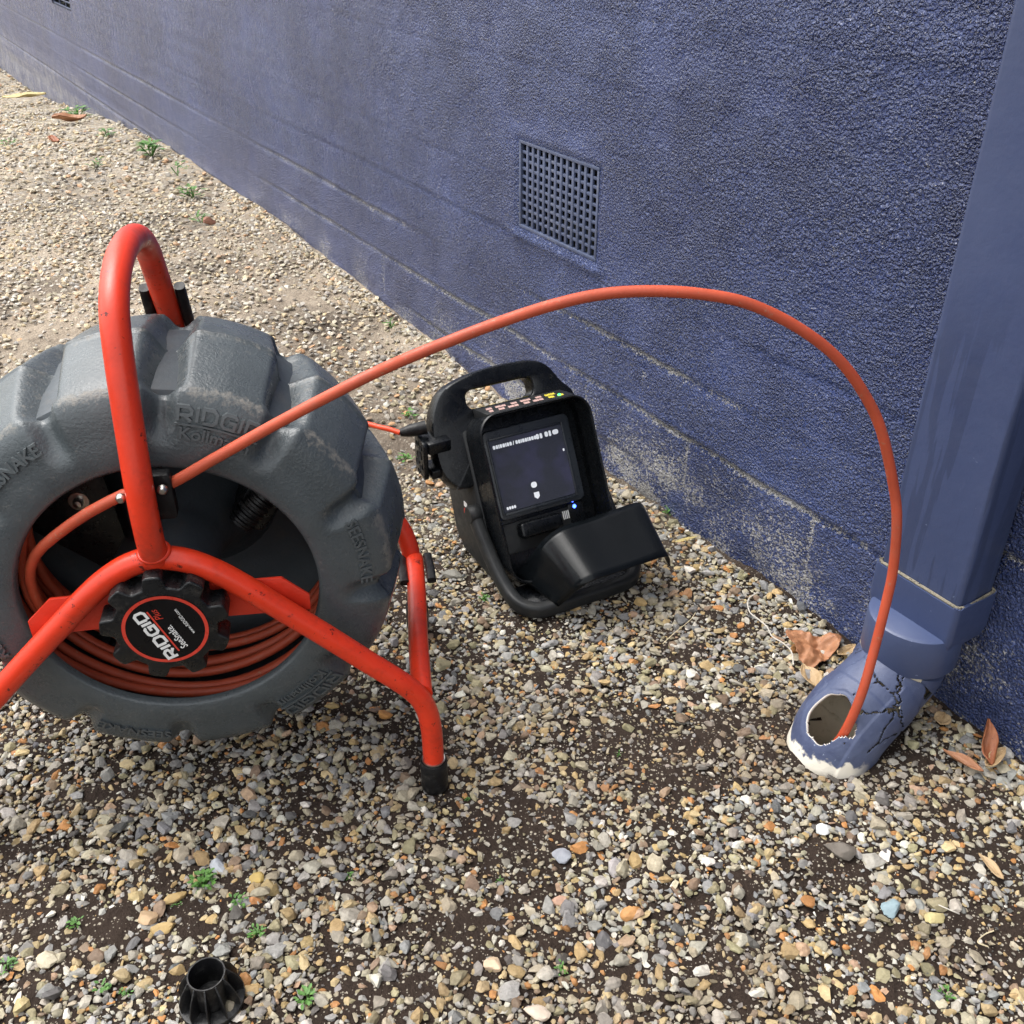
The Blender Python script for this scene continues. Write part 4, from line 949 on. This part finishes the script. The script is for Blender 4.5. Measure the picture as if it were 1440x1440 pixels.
# cable cleat bolted to the left side, with round holes (black dishes with the shade painted in)
cl = prism('cable_cleat', rrect(.050, .066, .006, 3), -.004, .004, M['mon'], mon, .0015, fn=lambda x, y, z: (-.072 + z + .12 * x, .175 + x, .205 + y))
for (yy, zz, rad) in ((-.012, .020, .004), (.004, .022, .004), (-.004, .004, .0075), (-.012, -.014, .004), (.006, -.012, .005), (.0, -.026, .004)):
    lathe('cleat_hole', [(.0, .0), (rad, .0), (rad + .0012, .0012)], M['duct'], mon, 18).matrix_local = Matrix.Translation((-.0768 + .12 * yy, .175 + yy, .205 + zz)) @ Matrix.Rotation(R(-90), 4, 'Y')
box('cleat_arm', (-.070, .150, .215), (-.030, .195, .236), M['mon'], mon, .004)
box('cleat_arm', (-.066, .150, .170), (-.030, .192, .186), M['mon'], mon, .004)
tube('lead_socket', [(-.060, .178, .252), (-.085, .186, .248), (-.100, .190, .246)], [.011, .010, .006], M['black'], mon, 16)
for k, (yy, zz, mt) in enumerate(((.150, .100, 'white'), (.150, .086, 'labelred'), (.188, .128, 'white'))): box('rating_label', (-.0068, yy, zz), (-.0062, yy + .012, zz + .009), M[mt], mon, 0)
# bail stand: ring from the side pivots down to a skid on the ground
bl = catmull([(-.013, .110, .112), (-.013, .085, .090), (-.012, .050, .060), (-.010, .010, .034), (-.004, -.025, .020), (.018, -.046, .0145), (.055, -.050, .014), (.105, -.050, .014), (.155, -.050, .014), (.190, -.046, .0145), (.212, -.025, .020), (.218, .010, .034), (.220, .050, .060), (.221, .085, .090), (.221, .110, .112)], 8)
tube('bail_stand', bl, 1, M['monmat'], mon, section=rrect(.024, .020, .007, 4), up=(0, 0, 1))
tray = [(.004, .020), (.204, .020), (.206, -.020), (.190, -.038), (.020, -.038), (.002, -.020)]
prism('stand_tray', tray, .010, .017, M['mon'], mon, .002)
for a_ in (-.014, .222): lathe('pivot_boss', [(.0, -.010), (.013, -.010), (.0155, -.007), (.0155, .007), (.013, .010), (.0, .010)], M['monmat'], mon, 32).matrix_local = Matrix.Translation((a_, .110, .114)) @ Matrix.Rotation(R(90), 4, 'Y')
# sun visor: bent sheet with two side flaps, flipped down over the stand
A_ = np.array((.062, -.002, .120)); B_ = np.array((.240, .006, .122)); C_ = np.array((.221, -.100, .086)); D_ = np.array((.066, -.102, .084))
FL1 = np.array((.020, .028, .034)); FL2 = np.array((.046, -.064, .024)); FR1 = np.array((.252, .004, .080)); FR2 = np.array((.236, -.088, .052))
def visor():
    rows = []
    for t in np.linspace(0, 1, 10):
        a, b = A_ * (1 - t) + D_ * t, B_ * (1 - t) + C_ * t; l, r_ = FL1 * (1 - t) + FL2 * t, FR1 * (1 - t) + FR2 * t
        ctl = [l, l * .55 + a * .45, l * .18 + a * .82, a * .86 + b * .14 + np.array((-.004, 0, .002)), a * .6 + b * .4 + np.array((0, 0, .001)), a * .25 + b * .75 + np.array((0, 0, .001)), b * .93 + a * .07, b * .75 + r_ * .25, r_]
        rows.append(catmull(ctl, 6))
    n = len(rows[0]); V = [tuple(p) for r_ in rows for p in r_]; F = [(i * n + k, i * n + k + 1, (i + 1) * n + k + 1, (i + 1) * n + k) for i in range(9) for k in range(n - 1)]
    o = mesh('sun_visor', V, F, M['gloss'], mon); md = o.modifiers.new('sheet', 'SOLIDIFY'); md.thickness = .0028; md.offset = 0; return o
visor()

# thin lead from the reel to the monitor
ls = Vector(T3(0, 0, 0)); mm = Matrix.Translation((P0[0], P0[1], 0)) @ Matrix.Rotation(PH, 4, 'Z')
e0 = mm @ Vector((-.100, .190, .246))
lead = [reel_to_world(.15, .14, .10), reel_to_world(.22, .20, .12), (e0.x - .17, e0.y + .03, .20), (e0.x - .09, e0.y + .03, e0.z + .002), (e0.x - .03, e0.y + .01, e0.z + .004), tuple(e0)]
tag(tube('monitor_lead', catmull(lead, 10), .0042, M['lead'], None, 10), 'short bright orange lead between the reel and the monitor', 'lead')

# ================================================================== BLACK RIBBED PLASTIC CAP
cx, cy = -.310, .628
cap = empty('plastic_cap', (cx, cy, float(ground_z(cx, cy))), R(12)); cap.scale = (.82, .82, .80); tag(cap, 'black ribbed plastic pipe cap lying open end up on the gravel', 'cap')
lathe('cup', [(.0, .004), (.020, .004), (.0225, .010), (.0235, .058), (.0232, .0595), (.0215, .0595), (.0212, .012), (.0, .010)], M['cap'], cap, 48)
lathe('flange', [(.024, .0), (.038, .0), (.0405, .004), (.0405, .010), (.036, .0115), (.0235, .0115)], M['cap'], cap, 48)
fin0 = None
for k in range(11):
    fpoly = [(.0232, .010), (.0395, .010), (.0402, .024), (.0345, .042), (.0245, .0585), (.0232, .0585)]
    if fin0 is None: o = fin0 = prism('fin', fpoly, -.0010, .0010, M['cap'], cap, .0004, fn=lambda x, y, z: (x, z, y))
    else: o = fin0.copy(); COL.objects.link(o); o.parent = cap
    o.rotation_euler = (0, 0, 2 * math.pi * k / 11 + .1)

# ================================================================== LEAVES, WEEDS, STRAWS, LOOSE STONES
def leaf(name, px, py, L, W, mat, rot, seed, curl=.6, fold=.5, lift=.006, lobes=0, tilt=(0, 0), stem=True):
    r = random.Random(seed); x0, y0 = px_ground(px, py); z0 = float(ground_z(x0, y0)); x0, y0 = px_ground(px, py, z0 + .006)
    n, m = 22, 12; V = []; F = []; o1, o2 = r.uniform(0, 50), r.uniform(0, 50)
    for i in range(n + 1):
        t = i / n; w = W * (math.sin(math.pi * t ** .8) ** .75)
        if lobes: w *= 1 + .38 * math.sin(lobes * math.pi * t * 2 + 1.2)
        for j in range(m + 1):
            s = (j / m - .5) * 2; lx = (t - .5) * L; ly = s * w / 2
            lz = fold * abs(ly) * (1 + .4 * math.sin(5 * t + o1)) + curl * L * .35 * (t - .5) ** 2 * 2 + .20 * W * (float(fbm(lx / L * 3 + o1, ly / L * 3 + o2, 3)) - .5) + .05 * W * math.sin(s * 9 + 7 * t)
            V.append((lx, ly, lz))
    for i in range(n):
        for j in range(m): a = i * (m + 1) + j; F.append((a, a + 1, a + m + 2, a + m + 1))
    o = mesh(name, V, F, mat)
    md = o.modifiers.new('blade', 'SOLIDIFY'); md.thickness = .0005
    o.location = (x0, y0, z0 + lift); o.rotation_euler = (tilt[0], tilt[1], rot); return o
def star_leaf(name, px, py, rad, mat, rot, seed, lobes=5):
    r = random.Random(seed); x0, y0 = px_ground(px, py, .015); z0 = float(ground_z(x0, y0)); V = [(0, 0, .012)]; F = []; n = 90; q = 14; o1 = r.uniform(0, 40)
    cr = [(r.uniform(0, 6.28), r.uniform(-.3, .3), r.uniform(.35, .7) * (1 if w_ % 2 else -1)) for w_ in range(8)]
    for k in range(1, q + 1):
        for j in range(n):
            a = 2 * math.pi * j / n; e = .62 + .30 * math.cos(lobes * a + 1.1) * (.6 + .4 * math.sin(a + .4)) + .30 * (float(fbm(math.cos(a) * 3 + 9, math.sin(a) * 3 + o1, 3)) - .5); e = max(.35, min(1, e)); rr = rad * e * k / q
            x, y = rr * math.cos(a), rr * math.sin(a) * .85; z = .008 + rad * (.55 * (float(fbm(x / rad * 3 + o1, y / rad * 3, 3)) - .5))
            for ca, co, am in cr: z += am * abs(x * math.cos(ca) + y * math.sin(ca) - co * rad) * .50
            V.append((x, y, z))
    V[0] = (0, 0, sum(v[2] for v in V[1:n + 1]) / n); zm = min(v[2] for v in V); V = [(v[0], v[1], (v[2] - zm) * .8 + .002) for v in V]
    for j in range(n): F.append((0, 1 + j, 1 + (j + 1) % n))
    for k in range(q - 1):
        for j in range(n): l = (j + 1) % n; F.append((1 + k * n + j, 1 + (k + 1) * n + j, 1 + (k + 1) * n + l, 1 + k * n + l))
    o = mesh(name, V, F, mat); md = o.modifiers.new('blade', 'SOLIDIFY'); md.thickness = .0006
    o.location = (x0, y0, z0 + .004); o.rotation_euler = (.15, -.2, rot); sharp(o, 60); return o
tag(star_leaf('dry_leaf', 1142, 912, .060, M['leaf_brown'], .6, 4, 3), 'large crumpled brown leaf on gravel left of the broken elbow', 'leaf')
tag(leaf('dry_leaf', 1138, 955, .050, .028, M['leaf_tan'], R(100), 5, .8, .7), 'pale tan curled leaf just below the large crumpled leaf', 'leaf')
tag(leaf('dry_leaf', 1190, 917, .040, .018, M['leaf_tan'], R(35), 6, .6, .6), 'small tan leaf wedged between crumpled leaf and pipe collar', 'leaf')
tag(leaf('dry_leaf', 1378, 1058, .062, .026, M['leaf_dark'], R(80), 7, 1.0, .9, .022, tilt=(.5, -.5)), 'upright russet leaf against the wall right of the elbow', 'leaf')
tag(leaf('dry_leaf', 1352, 1075, .055, .016, M['leaf_brown'], R(135), 8, .6, .8, .008), 'narrow brown leaf left of the upright russet leaf', 'leaf')
tag(leaf('dry_leaf', 1398, 1072, .050, .017, M['leaf_tan'], R(40), 9, .6, .8, .010), 'narrow tan leaf right of the upright russet leaf', 'leaf')
tag(leaf('dry_leaf', 1325, 1012, .026, .022, M['leaf_tan'], R(60), 10, .5, .5), 'small tan leaf scrap behind the elbow at the wall', 'leaf')
tag(leaf('dry_leaf', 1392, 1222, .040, .013, M['leaf_tan'], R(110), 12, .4, .6, .008), 'slim tan leaf on gravel near the right edge', 'leaf')
tag(leaf('dry_leaf', 100, 176, .15, .09, M['leaf_brown'], R(10), 13, .9, .6, .02), 'curled brown leaf far off beside a weed', 'leaf')
tag(leaf('dry_leaf', 23, 98, .20, .05, M['leaf_yellow'], R(-25), 14, .3, .3, .02), 'long yellow leaf far off at the foot of the wall', 'leaf')
tag(leaf('dry_leaf', 35, 138, .22, .10, M['leaf_yellow'], R(20), 15, .2, .2, .015), 'flat pale leaf on far gravel near the left edge', 'leaf')
tag(leaf('dry_leaf', 965, 762, .045, .008, M['leaf_yellow'], R(25), 16, .2, .5, .010), 'thin yellow leaf beside the monitor visor at the wall', 'leaf')
tag(leaf('dry_leaf', 78, 202, .10, .035, M['leaf_dark'], R(-50), 17, .8, .7, .012), 'small dark curled leaf below the far brown leaf', 'leaf')

def weed(px, py, size, n, seed, label):
    r = random.Random(seed); x0, y0 = px_ground(px, py); z0 = float(ground_z(x0, y0)); x0, y0 = px_ground(px, py, z0); V = []; F = []; size *= .62 if py > 700 else 1.15
    for k in range(n):
        a = r.uniform(0, 2 * math.pi); d = size * r.uniform(.0, .55) ; h = size * r.uniform(.10, .6); L = size * r.uniform(.22, .42); W = L * r.uniform(.45, .7)
        bx, by = d * math.cos(a) * .9, d * math.sin(a) * .9; ax = a + r.uniform(-.7, .7); dx, dy = math.cos(ax), math.sin(ax); up = r.uniform(.0, .5); b = len(V)
        V += [(bx, by, h), (bx + dx * L * .3 - dy * W * .42, by + dy * L * .3 + dx * W * .42, h + up * L * .35 + W * .12), (bx + dx * L * .32, by + dy * L * .32, h + up * L * .3), (bx + dx * L * .3 + dy * W * .42, by + dy * L * .3 - dx * W * .42, h + up * L * .35 + W * .12),
              (bx + dx * L * .72 - dy * W * .36, by + dy * L * .72 + dx * W * .36, h + up * L * .7), (bx + dx * L * .72, by + dy * L * .72, h + up * L * .6), (bx + dx * L * .72 + dy * W * .36, by + dy * L * .72 - dx * W * .36, h + up * L * .7), (bx + dx * L, by + dy * L, h + up * L * .8)]
        F += [(b, b + 2, b + 1), (b, b + 3, b + 2), (b + 1, b + 2, b + 5, b + 4), (b + 2, b + 3, b + 6, b + 5), (b + 4, b + 5, b + 7), (b + 5, b + 6, b + 7)]
    e = empty('weed', (x0, y0, z0)); tag(e, label, 'weed', 'small weeds in the gravel'); mesh('foliage', V, F, M['weed'], e)
    V = []; F = []
    for k in range(max(3, n // 6)):
        a = r.uniform(0, 6.28); d = size * r.uniform(.1, .4); b = len(V); w = size * .02 + .0004
        V += [(-w, 0, -.004), (w, 0, -.004), (0, w, -.004), (d * math.cos(a) - w, d * math.sin(a), size * .45), (d * math.cos(a) + w, d * math.sin(a), size * .45), (d * math.cos(a), d * math.sin(a) + w, size * .45)]
        F += [(b, b + 1, b + 4, b + 3), (b + 1, b + 2, b + 5, b + 4), (b + 2, b, b + 3, b + 5)]
    mesh('stem', V, F, M['weed'], e)
for i, (px, py, sz, n, lb) in enumerate([
    (288, 1243, .036, 60, 'clump of small green weeds on dark soil above the black cap'), (335, 1272, .026, 34, 'small green weed right above the black plastic cap'), (362, 1316, .024, 26, 'small green weed upper right of the black cap'),
    (432, 1408, .030, 36, 'green weed at the bottom edge right of the black cap'), (250, 1275, .015, 14, 'tiny weed left of the clump above the black cap'), (108, 1302, .024, 22, 'weed among stones in the lower left'),
    (10, 1362, .026, 26, 'weed at the left edge near the bottom'), (145, 1392, .022, 22, 'weed at the bottom left of the black cap'), (490, 1235, .018, 16, 'weed right of the soil patch below the reel foot'),
    (178, 1398, .018, 14, 'tiny weed close to the left side of the black cap'), (658, 1125, .014, 12, 'tiny weed just right of the black reel foot'), (702, 1240, .013, 10, 'tiny weed on the bare soil patch in the lower middle'),
    (790, 1365, .020, 20, 'weed among stones at the lower middle'), (870, 1062, .013, 10, 'tiny weed on soil right of the reel foot'), (682, 843, .022, 24, 'weed under the left side of the monitor stand'),
    (944, 912, .012, 10, 'tiny weed on gravel below the visor'), (572, 650, .028, 18, 'weed between reel and monitor below the orange lead'), (577, 588, .026, 18, 'weed just beside the orange lead'), (550, 460, .028, 18, 'lone weed at the wall foot under the cable'),
    (942, 722, .030, 26, 'low weed at the wall foot by the monitor visor'), (213, 220, .080, 50, 'largest weed at the far foot of the wall'), (110, 168, .085, 36, 'weed growing beside the far brown leaf'), (152, 197, .060, 22, 'weed right of the far brown leaf'),
    (136, 238, .050, 18, 'tiny far weed below the brown leaf'), (12, 210, .055, 18, 'far weed at the left edge'), (272, 280, .060, 26, 'weed near the far wall right of the largest weed'), (283, 314, .045, 18, 'weed just below the weed near the far wall'), (250, 246, .050, 16, 'small weed between the two far wall weeds'), (1330, 1402, .022, 20, 'weed in the lower right corner')]):
    weed(px, py, sz, n, 100 + i, lb)

def straw(name, pxs, mat, rad, label, cat, z=.010):
    pts = [(*px_ground(px, py, z), z + float(ground_z(*px_ground(px, py, z))) + .002 * math.sin(i * 2.1)) for i, (px, py) in enumerate(pxs)]
    tag(tube(name, catmull(pts, 6), rad, mat, None, 6), label, cat)
straw('straw', [(932, 905), (950, 890), (970, 872), (978, 862)], M['straw'], .0006, 'thin pale straw lying on gravel below the visor', 'straw', .014)
straw('straw', [(1390, 1330), (1375, 1325), (1385, 1312), (1398, 1308)], M['straw'], .0007, 'bent straw on soil near the lower right corner', 'straw', .012)
straw('fibre_strand', [(1065, 838), (1052, 846), (1054, 860), (1066, 872), (1078, 884), (1086, 895), (1100, 905), (1112, 918), (1116, 935)], M['fibre'], .0011, 'frayed white fibre strand beside the crumpled brown leaf', 'strand', .012)
straw('straw', [(1320, 1272), (1340, 1282), (1350, 1283)], M['fibre'], .0007, 'short white fibre on gravel at the lower right', 'strand', .012)

def loose(px, py, L, W, Hh, colr, rot, seed, label, cat='stone', rough=.7, cyl=False):
    r = np.random.default_rng(seed); x0, y0 = px_ground(px, py, .01); z0 = float(ground_z(x0, y0)); v, f = ico(3)
    nn = r.normal(size=(13, 3)); nn /= np.linalg.norm(nn, axis=1)[:, None]; h = r.uniform(.62, .95, 13); dt = v @ nn.T
    rad = np.minimum(np.where(dt > .05, h / np.maximum(dt, .05), 9).min(1), 1.2); p = v * rad[:, None]; p = p / np.abs(p).max(0) * np.array([L / 2, W / 2, Hh / 2])
    p += .03 * W * (fbm(v[:, 0] * 4 + seed, v[:, 1] * 4 + v[:, 2] * 3, 3)[:, None] - .5) * v
    mt = worn('loose_stone_' + str(seed), colr, rough, scale=50, bumpd=.0009, worn_c=tuple(c * .5 for c in colr), wear=.66)
    o = np_mesh('loose_stone', p, f, mt, None, False); o.location = (x0, y0, z0 + Hh * .34); o.rotation_euler = (r.normal(0, .12), r.normal(0, .12), rot); o.data.set_sharp_from_angle(angle=R(28)); o.data.polygons.foreach_set('use_smooth', [True] * len(f))
    tag(o, label, cat); return o
loose(1185, 1194, .046, .024, .022, (.14, .12, .10), R(-32), 21, 'brown-grey concrete chunk lying below the broken elbow', 'stone', .8)
loose(1159, 1161, .027, .017, .010, (.62, .62, .60), R(30), 22, 'bright white stone chip above the concrete chunk')
loose(1254, 1273, .023, .022, .014, (.24, .32, .35), R(80), 23, 'smooth blue-grey pebble lower right of the concrete chunk')
loose(790, 1200, .026, .020, .012, (.29, .30, .33), R(-10), 24, 'lilac-grey flat stone on bare soil in the lower middle')
loose(785, 1262, .023, .013, .010, (.55, .34, .24), R(20), 25, 'pink oval pebble on bare soil in the lower middle')
loose(636, 803, .038, .018, .012, (.21, .20, .17), R(-8), 26, 'grey-brown flat stone left of the monitor stand')
loose(298, 343, .046, .030, .026, (.30, .14, .09), R(20), 27, 'reddish brown stone on pale gravel right of the handle')
loose(205, 1287, .026, .021, .014, (.42, .29, .17), R(-35), 28, 'peach triangular stone left above the black cap')
loose(243, 1260, .030, .013, .012, (.42, .29, .12), R(40), 29, 'ochre wedge stone above the peach triangular stone')
loose(693, 1353, .022, .020, .014, (.58, .43, .29), R(15), 30, 'cream square pebble in the lower middle')
loose(755, 1418, .030, .020, .014, (.55, .45, .36), R(-25), 31, 'pale cream stone at the bottom edge')
loose(362, 1232, .022, .015, .012, (.44, .31, .10), R(5), 32, 'bright yellow pebble right of the weed clump')
loose(888, 1280, .026, .016, .014, (.50, .25, .09), R(15), 33, 'orange pebble right of the bare soil patch')
loose(1313, 1285, .028, .018, .014, (.50, .42, .20), R(-5), 34, 'mottled yellow stone right of the blue-grey pebble')
loose(305, 1215, .016, .028, .010, (.40, .42, .45), R(40), 35, 'pale grey angular chip above the weed clump')
loose(228, 1302, .030, .017, .012, (.42, .29, .12), R(15), 36, 'ochre stone just above the black cap')
# ------------------------------------------------------------------ pieces of a part hang under that part
SUB = {'label_disc': 'hand_knob', 'label_ring': 'hand_knob', 'label_lettering': 'hand_knob', 'label_line': 'hand_knob', 'moulded_lettering': 'drum', 'moulded_underline': 'drum', 'screen_character': 'screen', 'bezel_rib': 'screen_bezel',
       'foot_ring': 'foot_cap', 'cleat_hole': 'cable_cleat', 'printed_icon': 'top_deck', 'power_light': 'top_deck', 'status_light': 'button_panel', 'yellow_strip': 'carry_handle', 'screw_hole': 'carry_handle', 'pivot_boss': 'bail_stand',
       'panel_bolt': 'inner_panel', 'rivet': 'guide_bracket', 'weld_bead': 'front_hoop', 'joint_sealant': 'square_socket', 'silt_plug': 'elbow', 'dust': 'duct_lining', 'camera_head': 'camera_holder', 'cleat_arm': 'cable_cleat', 'speaker_rib': 'keypad_recess'}
def kind_of(o): return o.name.split('.')[0]
for o in list(bpy.data.objects):
    want = SUB.get(kind_of(o))
    if want and o.parent is not None and o.parent.type == 'EMPTY':
        c = [q for q in o.parent.children if kind_of(q) == want]
        if c:
            p = min(c, key=lambda q: (q.matrix_basis.translation - o.matrix_basis.translation).length)
            o.parent = p; o.matrix_parent_inverse = p.matrix_basis.inverted()
